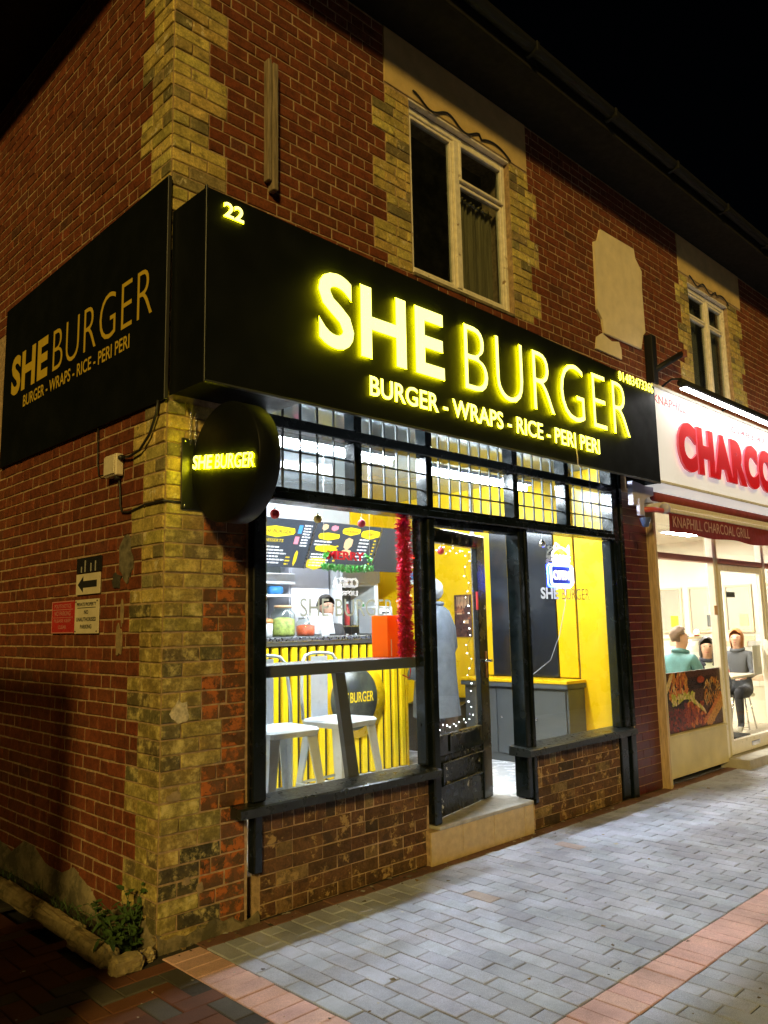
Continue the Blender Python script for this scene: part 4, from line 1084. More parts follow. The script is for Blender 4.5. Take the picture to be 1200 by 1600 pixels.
# stools
def make_stool(label, loc, rz):
    t = thing('metal_stool', label, 'stool', loc, 'metal stools at the window ledge')
    c, s = math.cos(rz), math.sin(rz); L0 = Vector(loc)
    T = lambda v: L0 + Vector((v.x * c - v.y * s, v.x * s + v.y * c, v.z))
    W = mat('pale blue grey stool enamel', (0.62, 0.67, 0.71), 0.35, var=0.06)
    def rsq(a, r, n=5):
        out = []
        for k, (sx, sy) in enumerate(((1, 1), (-1, 1), (-1, -1), (1, -1))):
            for i in range(n):
                an = math.pi / 2 * (k + i / (n - 1)); out.append((sx * (a - r) + r * math.cos(an), sy * (a - r) + r * math.sin(an)))
        return out
    m = MB(); ring = []
    for a, z in ((0.198, 0.615), (0.208, 0.650), (0.198, 0.664), (0.170, 0.660)):
        ring.append([(p[0], p[1], z) for p in rsq(a, 0.06)])
    n = len(ring[0]); vs = [p for r in ring for p in r]; fs = []
    for i in range(3):
        for k in range(n): fs.append((i * n + k, i * n + (k + 1) % n, (i + 1) * n + (k + 1) % n, (i + 1) * n + k))
    fs.append(tuple(3 * n + k for k in range(n))); fs.append(tuple(range(n - 1, -1, -1)))
    m.add(vs, fs).xf(T).build('seat', W, t)
    for sx in (-1, 1):
        for sy in (-1, 1):
            lm = MB(); tp, bt = 0.180, 0.245
            def ringp(r, w, z): return [(sx * r, sy * r, z), (sx * (r - w), sy * r, z), (sx * (r - w), sy * (r - 0.014), z), (sx * (r - 0.014), sy * (r - 0.014), z), (sx * (r - 0.014), sy * (r - w), z), (sx * r, sy * (r - w), z)]
            vs = ringp(tp, 0.075, 0.615) + ringp(bt, 0.035, 0.0)
            fs = [(i, (i + 1) % 6, 6 + (i + 1) % 6, 6 + i) for i in range(6)]
            if sx * sy < 0: fs = [f[::-1] for f in fs]
            lm.add(vs, fs).xf(T).build('leg', W, t)
    fr = 0.218
    fq = MB()
    for a, b2 in (((fr, fr), (-fr, fr)), ((-fr, fr), (-fr, -fr)), ((-fr, -fr), (fr, -fr)), ((fr, -fr), (fr, fr))):
        fq.tube([(a[0], a[1], 0.22), (b2[0], b2[1], 0.22)], 0.010, 6)
    fq.xf(T).build('footrest', W, t)
    hoop = []
    for i in range(15):
        a = math.pi * i / 14
        hoop.append((0.205 * math.cos(a) * (1.0 + 0.12 * math.sin(a)), 0.165 + 0.05 * math.sin(a), 0.66 + 0.395 * min(1, math.sin(a) * 1.5) + 0.07 * math.sin(a)))
    MB().tube(hoop, 0.012, 8).xf(T).build('back_hoop', W, t)
    MB().prism([(-0.085, 0.655), (0.085, 0.655), (0.085, 1.10), (-0.085, 1.10)], (0, 0.205, 0), X, Z, -Y, 0.006).xf(T).build('back_splat', W, t)
    return t
make_stool('pale metal stool at the left end of the window ledge', (1.20, 0.62, FZ), math.radians(-4))
make_stool('pale metal stool beside the diagonal ledge brace', (1.80, 0.70, FZ), math.radians(6))
# menu boards over the counter, tilted forward
def MT(x, v): return Vector((x, 2.20 + 0.21 * (1 - v), 2.13 + 0.44 * v))
Un = (MT(0, 1) - MT(0, 0)); UH = Un.length; Un = Un.normalized()
Nn = X.cross(Un)
def board(label, x0, x1):
    t = thing('menu_board', label, 'menu board', (x0, 2.3, 2.13), 'menu boards over the counter')
    MB().prism([(0, 0), (x1 - x0, 0), (x1 - x0, UH), (0, UH)], MT(x0, 0) - Nn * 0.02, X, Un, Nn, 0.02).build('panel', K['menu_bg'], t)
    fm = MB()
    for a in (x0 - 0.012, x1): fm.prism([(0, 0), (0.012, 0), (0.012, UH), (0, UH)], MT(a, 0) - Nn * 0.024, X, Un, Nn, 0.032)
    fm.build('frame', K['steel'], t)
    return t
def prn(t, x, v, w, h, m, jag=0.0, name='print'):
    pts = [(0, 0), (w * 0.5, -jag * h * 0.3), (w, jag * h * 0.2), (w * (1 + jag * 0.04), h * 0.5), (w, h), (w * 0.4, h * (1 + jag * 0.2)), (0, h * (1 - jag * 0.1)), (-jag * 0.06 * w, h * 0.5)]
    MB().prism(pts, MT(x, v) + Nn * 0.001, X, Un, Nn, 0.001).build(name, m, t)
def lines(t, x, v, n, w, dv, m, h=0.014):
    mb = MB()
    for i in range(n):
        xx = x; ww = w * random.uniform(0.75, 1)
        while xx < x + ww:
            l = random.uniform(0.02, 0.06); l = min(l, x + ww - xx)
            mb.prism([(0, 0), (l, 0), (l, h), (0, h)], MT(xx, v - i * dv) + Nn * 0.001, X, Un, Nn, 0.001); xx += l + 0.008
    mb.build('print', m, t)
def mtext(t, s, x, v, w, h, m, wt=0.01): letters(t, s, MT(x, v), X, Un, w, h, 0.003, 0.001, m, wt, 'print', True)
PWh, PYe = K['p_white'], K['p_yellow']
b1 = board('dark dessert menu board at the left, printed yellow and white', 2.12, 2.83)
prn(b1, 2.22, 0.66, 0.38, 0.075, PYe, 1); mtext(b1, 'SHE BURGER', 2.24, 0.70, 0.33, 0.035, K['p_black'])
prn(b1, 2.645, 0.72, 0.045, 0.085, K['p_blue']); prn(b1, 2.63, 0.50, 0.05, 0.075, K['p_pink'])
mtext(b1, 'DESSERTS', 2.28, 0.52, 0.22, 0.03, PYe)
lines(b1, 2.16, 0.40, 6, 0.42, 0.065, PWh); lines(b1, 2.71, 0.88, 8, 0.10, 0.06, PWh); lines(b1, 2.58, 0.20, 3, 0.06, 0.07, PYe)
prn(b1, 2.68, 0.10, 0.035, 0.11, PYe, 1)
b2_ = board('dark menu board in the middle, printed with burgers and sides', 2.845, 3.715)
prn(b2_, 2.93, 0.86, 0.07, 0.045, K['p_tan'], 1); prn(b2_, 3.05, 0.86, 0.08, 0.04, K['p_pink'], 1)
prn(b2_, 2.92, 0.66, 0.25, 0.055, PYe, 1); prn(b2_, 2.92, 0.40, 0.25, 0.055, PYe, 1)
prn(b2_, 3.21, 0.80, 0.22, 0.06, PYe, 1); mtext(b2_, 'SHE BURGER', 3.225, 0.83, 0.18, 0.025, K['p_black'])
prn(b2_, 3.47, 0.76, 0.24, 0.07, PYe, 1); mtext(b2_, 'SIDES', 3.52, 0.80, 0.12, 0.03, K['p_black'])
prn(b2_, 3.27, 0.50, 0.10, 0.09, K['p_tan'], 1); prn(b2_, 3.26, 0.32, 0.12, 0.06, K['p_tan'], 1)
prn(b2_, 2.86, 0.03, 0.22, 0.09, PYe, 1)
lines(b2_, 2.88, 0.58, 2, 0.24, 0.07, PWh); lines(b2_, 2.88, 0.30, 5, 0.27, 0.06, PWh); lines(b2_, 3.46, 0.68, 7, 0.15, 0.075, PWh); lines(b2_, 3.66, 0.68, 8, 0.035, 0.075, PYe); lines(b2_, 3.17, 0.5, 6, 0.03, 0.08, PYe)
board('blank dark menu board at the right, above the yellow wall', 3.73, 4.34)
# ceiling tubes
def tube_light(label, x0, x1, y, power):
    t = thing('tube_light', label, 'light', ((x0 + x1) / 2, y, 2.85), 'ceiling tube lights in the burger shop')
    MB().box(x0, x1, y - 0.065, y + 0.065, 2.835, 2.868, 0.004).build('batten', K['wht'], t)
    for xx in (x0 + 0.2, x1 - 0.2): MB().tube([(xx, y, 2.868), (xx, y, 2.999)], 0.006, 6).build('hanger', K['steel'], t)
    MB().tube([(x0 + 0.02, y, 2.806), (x1 - 0.02, y, 2.806)], 0.019, 10).build('tube', emit('cool tube %.2f' % x0, (0.86, 0.94, 1.0), power), t)
    for xx in (x0 + 0.01, x1 - 0.01): MB().box(xx - 0.008, xx + 0.008, y - 0.015, y + 0.015, 2.785, 2.834, 0.003).build('lamp_holder', K['wht'], t)
tube_light('bright ceiling tube light behind the left transom windows', 0.95, 2.25, 0.56, 600.0)
tube_light('bright ceiling tube light behind the transom over the door', 2.72, 4.10, 0.62, 600.0)
tube_light('ceiling tube light at the back of the burger shop', 1.4, 3.4, 2.62, 120.0)

# behind and on the counter
fg = thing('drinks_fridge', 'white glass fronted drinks fridge against the back wall', 'fridge', (3.88, 3.0, FZ))
fm = MB()
for q in ((3.58, 3.64, FZ, 2.20), (4.12, 4.18, FZ, 2.20), (3.641, 4.119, FZ, 0.5), (3.641, 4.119, 2.0, 2.20)): fm.box(q[0], q[1], 2.75, 3.24, q[2], q[3], 0.006)
fm.build('cabinet', K['wht'], fg)
MB().box(3.641, 4.119, 3.15, 3.24, 0.501, 1.999).build('back', K['grey_lam'], fg)
MB().add([(3.641, 2.76, 0.5), (4.119, 2.76, 0.5), (4.119, 2.76, 2.0), (3.641, 2.76, 2.0)], [(0, 1, 2, 3)]).build('pane', K['glass'], fg)
MB().box(3.60, 4.16, 2.70, 2.749, 2.03, 2.17, 0.004).build('header', K['wht'], fg)
for z in (0.85, 1.2, 1.55): MB().box(3.642, 4.118, 2.80, 3.149, z, z + 0.015).build('shelf', K['steel'], fg)
BC = [mat('bottle ' + n, c, 0.25) for n, c in (('green', (0.05, 0.3, 0.08)), ('amber', (0.45, 0.25, 0.03)), ('red', (0.5, 0.03, 0.03)), ('clear', (0.5, 0.55, 0.55)))]
lbl = {0: 'green', 1: 'amber', 2: 'red', 3: 'clear'}
for z, row in ((1.215, 'middle'), (1.565, 'top')):
    for i in range(4):
        k = (i + (1 if z > 1.4 else 0)) % 4
        xx = 3.70 + i * 0.12
        btl = thing('drink_bottle', '%s drink bottle on the %s shelf of the fridge' % (lbl[k], row), 'bottle', (xx, 2.88, z + 0.001), 'bottles in the drinks fridge')
        MB().lathe([(0.0, 0), (0.030, 0), (0.032, 0.01), (0.032, 0.15), (0.013, 0.20), (0.013, 0.235)], (xx, 2.88, z + 0.001), 10).build('body', BC[k], btl)
        MB().lathe([(0.015, 0.236), (0.015, 0.26), (0.0, 0.26)], (xx, 2.88, z + 0.001), 10).build('cap', K['p_white'], btl)
cbk = thing('tall_cabinet', 'tall white kitchen cabinet left of the drinks fridge', 'cabinet', (3.25, 3.05, FZ))
MB().box(3.02, 3.55, 2.88, 3.24, FZ, 2.35, 0.006).build('carcass', mat('pale lilac laminate', (0.66, 0.66, 0.73), 0.4, var=0.04), cbk)
MB().box(3.028, 3.542, 2.862, 2.879, FZ + 0.08, 2.34, 0.003).build('cabinet_door', mat('pale lilac door', (0.66, 0.66, 0.73), 0.4, var=0.04), cbk)
MB().tube([(3.06, 2.845, 1.2), (3.06, 2.845, 1.5)], 0.008, 6).build('handle', K['steel'], cbk)
hood = thing('cooker_hood', 'white cooker hood with a shelf at the far left', 'hood', (2.5, 3.0, 1.9))
MB().box(2.2, 2.98, 2.72, 3.24, 1.99, 2.10, 0.008).build('canopy', K['wht'], hood)
MB().box(2.3, 2.9, 2.86, 3.24, 2.102, 2.50, 0.006).build('duct', K['grey_lam'], hood)
MB().box(2.2, 2.95, 2.70, 3.24, 1.86, 1.885, 0.004).build('shelf', K['wht'], hood)
for xx, m, nm in ((2.78, K['p_blue'], 'blue roll on the white shelf under the hood'),):
    MB().lathe([(0.0, -0.07), (0.045, -0.07), (0.045, 0.07), (0.0, 0.07)], (xx, 2.80, 1.93), 14, axis='x')
    tag(MB().lathe([(0.0, -0.07), (0.044, -0.07), (0.044, 0.07), (0.0, 0.07)], (xx, 2.80, 1.931), 14, axis='x').build('paper_roll', m, loc=(xx, 2.80, 1.886)), nm, 'roll')
wkt = thing('kitchen_worktop', 'steel kitchen worktop along the back wall', 'worktop', (2.0, 3.0, FZ))
MB().box(0.7, 2.98, 2.75, 3.24, FZ, 1.14, 0.006).build('base', K['steel'], wkt)
MB().box(0.68, 2.99, 2.72, 3.24, 1.142, 1.18, 0.006).build('top', K['steel'], wkt)
jarg = glass('jar glass', (0.9, 0.95, 0.93), 1.45, 0.02)
def jar(label, x, y, r, h, content, lidm, group='food jars on the counter'):
    t = thing('food_jar', label, 'jar', (x, y, 1.473), group)
    MB().lathe([(r * 0.9, 0.0), (r, 0.02), (r, h * 0.72), (r * 0.72, h * 0.86), (r * 0.7, h * 0.92)], (x, y, 1.474), 20).build('glass', jarg, t)
    MB().lathe([(0.0, 0.003), (r * 0.88, 0.006), (r * 0.96, 0.03), (r * 0.95, h * 0.55), (r * 0.5, h * 0.62), (0.0, h * 0.63)], (x, y, 1.474), 16).build('contents', content, t)
    MB().lathe([(0.0, h * 0.92), (r * 0.74, h * 0.92), (r * 0.74, h), (0.0, h)], (x, y, 1.474), 16).build('lid', lidm, t)
jar('large round jar of green pickles on the counter', 2.14, 1.82, 0.105, 0.27, mat('pickles', (0.38, 0.42, 0.10), 0.5, var=0.5, vs=25, bmp=0.5), K['p_tan'])
jar('jar of red tomatoes on the counter beside the tablet', 2.37, 1.80, 0.085, 0.165, mat('tomatoes', (0.62, 0.10, 0.04), 0.4, var=0.4, vs=25, bmp=0.5), K['steel'])
tub = thing('sauce_tub', 'cream sauce tub with orange lid at the left of the counter', 'tub', (1.97, 1.84, 1.473))
MB().lathe([(0.05, 0.0), (0.06, 0.005), (0.065, 0.12), (0.0, 0.12)], (1.97, 1.84, 1.473), 16).build('body', K['wht'], tub)
MB().lathe([(0.0, 0.121), (0.068, 0.121), (0.06, 0.155), (0.0, 0.165)], (1.97, 1.84, 1.473), 16).build('lid', mat('orange lid', (0.6, 0.25, 0.08), 0.4), tub)
tb = thing('till_tablet', 'white till tablet on a stand seen from behind on the counter', 'tablet', (2.6, 1.87, 1.473))
MB().box(2.455, 2.735, -0.008, 0.008, 0, 0.185, 0.004).xf(lambda v: Vector((v.x, 1.83 + v.y + v.z * 0.25, 1.490 + v.z))).build('screen', mat('white tablet', (0.56, 0.58, 0.60), 0.3), tb)
MB().box(2.55, 2.64, 1.80, 1.90, 1.473, 1.485, 0.003).build('foot', K['wht'], tb)
MB().box(2.545, 2.635, 1.785, 1.797, 1.474, 1.575, 0.003).build('card_holder', K['wht'], tb)
obx = thing('orange_box', 'tall bright orange box standing on the window ledge', 'box', (1.97, 0.26, 1.339))
MB().box(1.80, 1.955, 0.19, 0.35, 1.339, 1.625, 0.004).build('carton', vinyl('orange card', (0.95, 0.22, 0.02)), obx)
MB().box(1.83, 1.836, 0.187, 0.1895, 1.345, 1.46).build('stripe', K['p_white'], obx)

cm_ = thing('till_printer', 'white till machine with a paper notice at the right end of the counter', 'machine', (3.32, 1.9, 1.473))
MB().box(3.20, 3.44, 1.78, 2.02, 1.473, 1.74, 0.012).build('body', mat('pale grey machine', (0.45, 0.45, 0.46), 0.4), cm_)
MB().box(3.26, 3.40, 1.772, 1.779, 1.58, 1.72).build('notice', K['p_white'], cm_)
MB().box(3.28, 3.38, 1.770, 1.7715, 1.67, 1.685).build('print', K['p_black'], cm_)
cn = MB().box(4.568, 4.574, 2.50, 2.68, 2.02, 2.17); nt_ = cn.build('wall_notice', K['p_white'], loc=(4.57, 2.6, 2.0)); tag(nt_, 'small white notice with a blue mark on the yellow wall', 'notice')
MB().box(4.5655, 4.5675, 2.57, 2.62, 2.07, 2.15).build('mark', K['p_blue'], nt_)
# ------------------------------------------------------------ decorations
def bauble(label, x, y, z, r, m, ztop):
    t = thing('bauble', label, 'bauble', (x, y, z), 'Christmas baubles in the windows')
    MB().ball((x, y, z), r, 16, 10).build('ball', m, t)
    MB().lathe([(0.006, r - 0.002), (0.006, r + 0.008), (0.0, r + 0.008)], (x, y, z), 8).build('cap', K['chrome'], t)
    MB().tube([(x, y, z + r + 0.006), (x, y, ztop)], 0.0012, 5).build('thread', K['wht'], t)
RB = mat('red bauble lacquer', (0.60, 0.015, 0.02), 0.08); CB = glass('clear bauble', (0.85, 0.86, 0.84), 1.9, 0.03); PBm = mat('matt pink red bauble', (0.65, 0.05, 0.08), 0.45)
bauble('shiny red bauble hanging at the left of the left window', 0.765, 0.075, 2.225, 0.030, RB, 2.285)
bauble('clear gold tinted bauble in the middle of the left window', 1.095, 0.075, 2.222, 0.028, mat('gold bauble', (0.55, 0.42, 0.14), 0.1, 0.6), 2.285)
bauble('matt pink red bauble hanging at the right of the left window', 1.468, 0.075, 2.222, 0.027, PBm, 2.285)
bauble('matt red bauble hanging inside the glass door', 2.285, 0.115, 2.085, 0.026, PBm, 2.16)
bauble('red bauble at the left edge of the right window', 3.20, 0.075, 2.205, 0.026, RB, 2.285)
bauble('clear silver bauble hanging in the right window', 3.52, 0.075, 2.205, 0.029, mat('silver bauble', (0.6, 0.6, 0.6), 0.06, 1.0), 2.285)
def tinsel(mb, path, r, n, seed, w=0.004):
    rr = random.Random(seed); P = [Vector(p) for p in path]
    for i in range(n):
        t = rr.random() * (len(P) - 1); k = min(int(t), len(P) - 2); p = P[k].lerp(P[k + 1], t - k)
        d = Vector((rr.gauss(0, 1), rr.gauss(0, 1), rr.gauss(0, 1))).normalized()
        s = d.cross(Vector((rr.gauss(0, 1), rr.gauss(0, 1), rr.gauss(0, 1)))).normalized() * w
        e = p + d * r * rr.uniform(0.6, 1.1); q = p + d * r * 0.1
        mb.add([q - s, q + s, e + s * 0.6, e - s * 0.6], [(0, 1, 2, 3)])
TR = mat('red tinsel foil', (0.70, 0.015, 0.06), 0.25, 0.55)
tm = MB(); tinsel(tm, [(1.885, 0.10, 2.285), (1.89, 0.10, 2.0), (1.885, 0.10, 1.7), (1.89, 0.10, 1.45), (1.90, 0.10, 1.36)], 0.064, 4600, 3)
tinsel(tm, [(1.84, 0.10, 1.37), (1.93, 0.10, 1.37)], 0.04, 350, 4)
tg = thing('tinsel_garland', 'red tinsel garland hanging down the right edge of the left window', 'garland', (1.89, 0.1, 1.34))
tm.build('tinsel', TR, tg)
MB().tube([(1.885, 0.10, 2.286), (1.89, 0.10, 1.36), (1.90, 0.075, 1.25), (1.87, 0.06, 1.20), (1.80, 0.055, 1.225)], 0.004, 6).build('cord', TR, tg)
mbn = thing('merry_banner', 'green tinsel banner with red MERRY letters hanging over the counter', 'banner', (1.82, 0.62, 1.95))
letters(mbn, 'MERRY', (1.63, 0.62, 2.035), X, Z, 0.36, 0.062, 0.0, 0.006, [mat('red foil letters', (0.65, 0.01, 0.02), 0.3)] * 2, 0.03)
tm = MB(); tinsel(tm, [(1.585, 0.62, 1.985), (1.82, 0.62, 1.965), (2.065, 0.62, 1.985)], 0.032, 900, 6)
tinsel(tm, [(1.60, 0.62, 2.05), (1.64, 0.62, 2.08)], 0.022, 120, 7); tinsel(tm, [(2.01, 0.62, 2.08), (2.06, 0.62, 2.04)], 0.022, 120, 8)
tm.build('tinsel', mat('green tinsel foil', (0.12, 0.55, 0.12), 0.3, 0.4), mbn)
letters(mbn, 'CHRISTMAS', (1.60, 0.585, 1.955), X, Z, 0.45, 0.045, 0.0, 0.004, [mat('green foil letters', (0.25, 0.6, 0.2), 0.3)] * 2, 0.02)
MB().tube([(1.60, 0.62, 2.08), (1.60, 0.62, 2.99)], 0.0012, 5).tube([(2.05, 0.62, 2.08), (2.05, 0.62, 2.99)], 0.0012, 5).build('thread', K['wht'], mbn)
# fairy lights round the door glass
fl = thing('fairy_lights', 'string of white fairy lights round the door glass', 'fairy lights', (2.4, 0.15, 0.8))
path = []
for i in range(13): path.append((0.11 + 0.63 * i / 12, 2.10 + 0.018 * math.sin(i * 2.1)))
for i in range(1, 22): path.append((0.655 + 0.05 * math.sin(i * 1.9) + 0.035, 2.10 - 1.23 * i / 21))
for i in range(1, 13): path.append((0.70 - 0.59 * i / 12, 0.835 + 0.015 * math.sin(i * 2.3)))
for i in range(1, 10): path.append((0.105 + 0.012 * math.sin(i * 2.2), 0.84 + 0.075 * i))
wp = [DT(Vector((u, 0.055, z))) for u, z in path]
MB().tube(wp, 0.0015, 5).build('wire', K['cable'], fl)
FB = emit('fairy bulb', (0.92, 0.95, 1.0), 14.0)
for i, p in enumerate(wp):
    if i % 1 == 0: MB().ball(p + Vector((jit(0.012), 0.004, jit(0.012))), random.uniform(0.0032, 0.0052), 6, 4).build('bulb', FB, fl)
# neon sign
ns = thing('neon_sign', 'bright blue and yellow neon OPEN sign hanging in the right window', 'neon sign', (3.83, 0.1, 1.85))
NB = emit('blue white neon', (0.42, 0.58, 1.0), 5.0); NW = emit('white pink neon', (1.0, 0.85, 0.95), 3.0); NY = emit('warm yellow neon', (1.0, 0.92, 0.55), 2.6); NBL = emit('deep blue neon', (0.01, 0.05, 1.0), 60.0)
NX, NZ, NYy = 3.83, 1.955, 0.10
def rrect(cx, cz, w, h, r, y, n=5):
    out = []
    for k, (sx, sz) in enumerate(((1, 1), (-1, 1), (-1, -1), (1, -1))):
        for i in range(n):
            an = math.pi / 2 * (k + i / (n - 1)); out.append((cx + sx * (w - r) + r * math.cos(an), y, cz + sz * (h - r) + r * math.sin(an)))
    return out
MB().prism([(-0.19, -0.105), (0.19, -0.105), (0.19, 0.11), (0.13, 0.25), (-0.15, 0.25), (-0.19, 0.11)], (NX, 0.135, NZ), X, Z, -Y, 0.006).build('backing', glass('acrylic sheet', (0.93, 0.95, 1.0), 1.45), ns)
MB().prism([(-0.155, -0.075), (0.155, -0.075), (0.155, 0.075), (-0.155, 0.075)], (NX, 0.128, NZ), X, Z, -Y, 0.006).build('blue_plate', mat('deep blue plate', (0.008, 0.03, 0.22), 0.4), ns)
MB().tube(rrect(NX, NZ, 0.165, 0.083, 0.03, NYy), 0.010, 8, closed=True).build('frame_tube', NB, ns)
MB().tube(rrect(NX - 0.004, NZ - 0.004, 0.178, 0.096, 0.035, NYy + 0.022), 0.006, 8, closed=True).build('blue_tube', NBL, ns)
letters(ns, 'OPEN', (NX - 0.118, NYy + 0.01, NZ - 0.040), X, Z, 0.236, 0.08, 0.0, 0.010, [NW, NW], 0.006)
bun = [(NX - 0.13 + 0.26 * i / 14, NYy, NZ + 0.185 + 0.055 * math.sin(math.pi * i / 14)) for i in range(15)]
MB().tube(bun, 0.010, 8).build('bun_tube', NY, ns)
MB().tube([(NX - 0.135 + 0.27 * i / 20, NYy, NZ + 0.158 + 0.013 * math.sin(i * 1.6)) for i in range(21)], 0.010, 8).build('filling_tube', NY, ns)
MB().tube([(NX - 0.13, NYy, NZ + 0.13), (NX + 0.13, NYy, NZ + 0.13), (NX + 0.11, NYy, NZ + 0.102), (NX - 0.11, NYy, NZ + 0.102)], 0.010, 8, closed=True).build('bun_tube', NW, ns)
MB().tube([(NX + 0.085, NYy, NZ + 0.22), (NX + 0.125, NYy, NZ + 0.262), (NX + 0.13, NYy, NZ + 0.20)], 0.009, 8).build('flame_tube', NY, ns)
MB().tube([(NX - 0.10, NYy, NZ + 0.23), (NX - 0.07, NYy, NZ + 0.272), (NX - 0.02, NYy, NZ + 0.255)], 0.009, 8).build('flame_tube', NY, ns)
MB().tube([(NX - 0.14, 0.13, NZ + 0.25), (NX - 0.01, 0.13, 2.285), (NX + 0.12, 0.13, NZ + 0.25)], 0.0012, 5).build('hanging_wire', K['cable'], ns)
MB().tube([(NX + 0.09, 0.13, NZ - 0.10), (NX + 0.08, 0.135, 1.70), (NX - 0.02, 0.14, 1.45), (NX - 0.16, 0.15, 1.24), (NX - 0.33, 0.2, 1.14), (NX - 0.5, 0.22, 1.06)], 0.0035, 6).build('power_cord', mat('grey cord', (0.25, 0.25, 0.26), 0.5), ns)

# ================================================================== GRILL INTERIOR
GF, GC = 0.10, 2.74
WARM = mat('warm white wall', (0.62, 0.58, 0.48), 0.7, var=0.04, vs=3)
struct('grill_floor', MB().box(5.20, 9.80, 0.07, 4.5, GF - 0.03, GF), mat('beige floor', (0.45, 0.40, 0.32), 0.35, var=0.08, vs=4), 'beige floor inside the grill')
struct('grill_ceiling', MB().box(5.20, 9.80, 0.07, 4.5, GC, GC + 0.03), WARM, 'white ceiling inside the grill')
struct('grill_wall_left', MB().box(5.195, 5.215, 0.07, 4.5, GF, GC), WARM, 'left wall inside the grill')
struct('grill_wall_back', MB().box(5.215, 9.78, 4.48, 4.5, GF, GC), WARM, 'back wall inside the grill')
gw = struct('grill_wall_right', MB().box(9.78, 9.80, 0.07, 4.48, GF, GC), WARM, 'right wall of the grill with tiled dado and mirrors')
TM = [mat('wall tile ' + n, c, 0.3, var=0.06) for n, c in (('cream', (0.60, 0.57, 0.48)), ('white', (0.68, 0.66, 0.60)), ('grey', (0.30, 0.29, 0.27)), ('tan', (0.45, 0.34, 0.24)))]
for r in range(9):
    for c in range(11):
        y0 = 0.10 + c * 0.235 + (0.117 if r % 2 else 0); z0 = 0.60 + r * 0.08
        rn = random.random(); m = TM[0] if rn < 0.45 else TM[1] if rn < 0.75 else TM[2] if rn < 0.88 else TM[3]
        MB().box(9.768, 9.779, y0, y0 + 0.229, z0, z0 + 0.075, 0.002).build('wall_tile', m, gw)
for i, (y0, y1, m) in enumerate(((0.35, 0.72, K['wht']), (0.80, 1.20, TM[1]), (1.28, 1.75, TM[1]), (1.85, 2.5, TM[0]))):
    fr_ = MB()
    for q in ((y0, y0 + 0.03, 1.36, 2.05), (y1 - 0.03, y1, 1.36, 2.05), (y0 + 0.03, y1 - 0.03, 1.36, 1.39), (y0 + 0.03, y1 - 0.03, 2.02, 2.05)): fr_.box(9.745, 9.778, q[0], q[1], q[2], q[3], 0.003)
    fro = fr_.build('mirror_frame', mat('pale wood frame', (0.50, 0.42, 0.28), 0.5), gw)
    MB().box(9.765, 9.777, y0 + 0.03, y1 - 0.03, 1.39, 2.02).build('mirror', mat('soft mirror', (0.7, 0.72, 0.7), 0.12, 0.9), fro)
    MB().box(9.760, 9.7645, y0 + 0.08, y0 + 0.20, 1.45, 1.62).build('picture', (K['p_blue'], K['p_tan'], K['grey_lam'], K['p_yellow'])[i], fro)
# ceiling fittings
for i, (x, y) in enumerate(((6.4, 1.0), (8.3, 1.0), (6.4, 3.0), (8.3, 3.0))):
    t = thing('ceiling_panel_light', ('front left', 'front right', 'rear left', 'rear right')[i] + ' square ceiling light inside the grill', 'light', (x, y, GC - 0.03), 'ceiling lights in the grill')
    MB().box(x - 0.42, x + 0.42, y - 0.22, y + 0.22, GC - 0.03, GC - 0.002, 0.003).build('tray', K['wht'], t)
    MB().box(x - 0.39, x + 0.39, y - 0.19, y + 0.19, GC - 0.036, GC - 0.031).build('diffuser', emit('warm panel', (1.0, 0.93, 0.80), 140.0), t)
def red_lamp(label, p):
    t = thing('table_lamp', label, 'lamp', p, 'small red lamps in the grill')
    p = Vector(p)
    MB().lathe([(0.0, 0), (0.04, 0), (0.035, 0.02), (0.0, 0.02)], p, 14).build('base', K['gutter'], t)
    MB().lathe([(0.0, 0.021), (0.032, 0.021), (0.045, 0.06), (0.03, 0.10), (0.0, 0.11)], p, 16).build('shade', emit('red lamp glow', (1.0, 0.18, 0.03), 5.0), t)
def shelf(name, label, x0, x1, y0, y1, z):
    tag(MB().box(x0, x1, y0, y1, z - 0.03, z, 0.004).build(name, K['cream'], loc=((x0 + x1) / 2, (y0 + y1) / 2, z)), label, 'shelf')
shelf('lamp_shelf', 'narrow ledge behind the diners carrying the red lamps', 6.3, 9.74, 1.50, 1.64, 1.31)
red_lamp('small glowing red lamp behind the timber post', (6.95, 1.56, 1.311)); red_lamp('small glowing red lamp right of the white mullion', (9.55, 1.56, 1.311))
tbl = thing('cafe_table', 'pale topped cafe table beside the glass door', 'table', (8.15, 0.62, GF))
MB().box(7.80, 8.50, 0.35, 0.90, 0.83, 0.865, 0.006).build('top', mat('pale table laminate', (0.55, 0.48, 0.34), 0.35, var=0.08), tbl)
MB().tube([(8.15, 0.62, GF + 0.03), (8.15, 0.62, 0.83)], 0.03, 10).build('column', K['gutter'], tbl)
MB().box(7.93, 8.37, 0.42, 0.82, GF, GF + 0.03, 0.008).build('foot', K['gutter'], tbl)
tis = thing('tissue_pack', 'small white and pink pack on the cafe table', 'packet', (8.0, 0.55, 0.866))
MB().box(7.95, 8.06, 0.50, 0.56, 0.866, 0.98, 0.004).build('carton', K['wht'], tis)
MB().box(7.95, 8.06, 0.497, 0.4995, 0.90, 0.93).build('label_band', K['p_pink'], tis)
sg = MB().box(7.05, 7.28, 0.040, 0.046, 1.80, 1.86); tag(sg.build('door_notice', K['grey_lam'], loc=(7.16, 0.05, 1.8)), 'small grey notice stuck on the glass door', 'notice')
sg = MB().box(7.66, 7.90, 0.040, 0.046, 0.90, 1.24); tag(sg.build('door_notice', K['p_white'], loc=(7.78, 0.05, 0.9)), 'white paper notice stuck low on the glass door', 'notice')
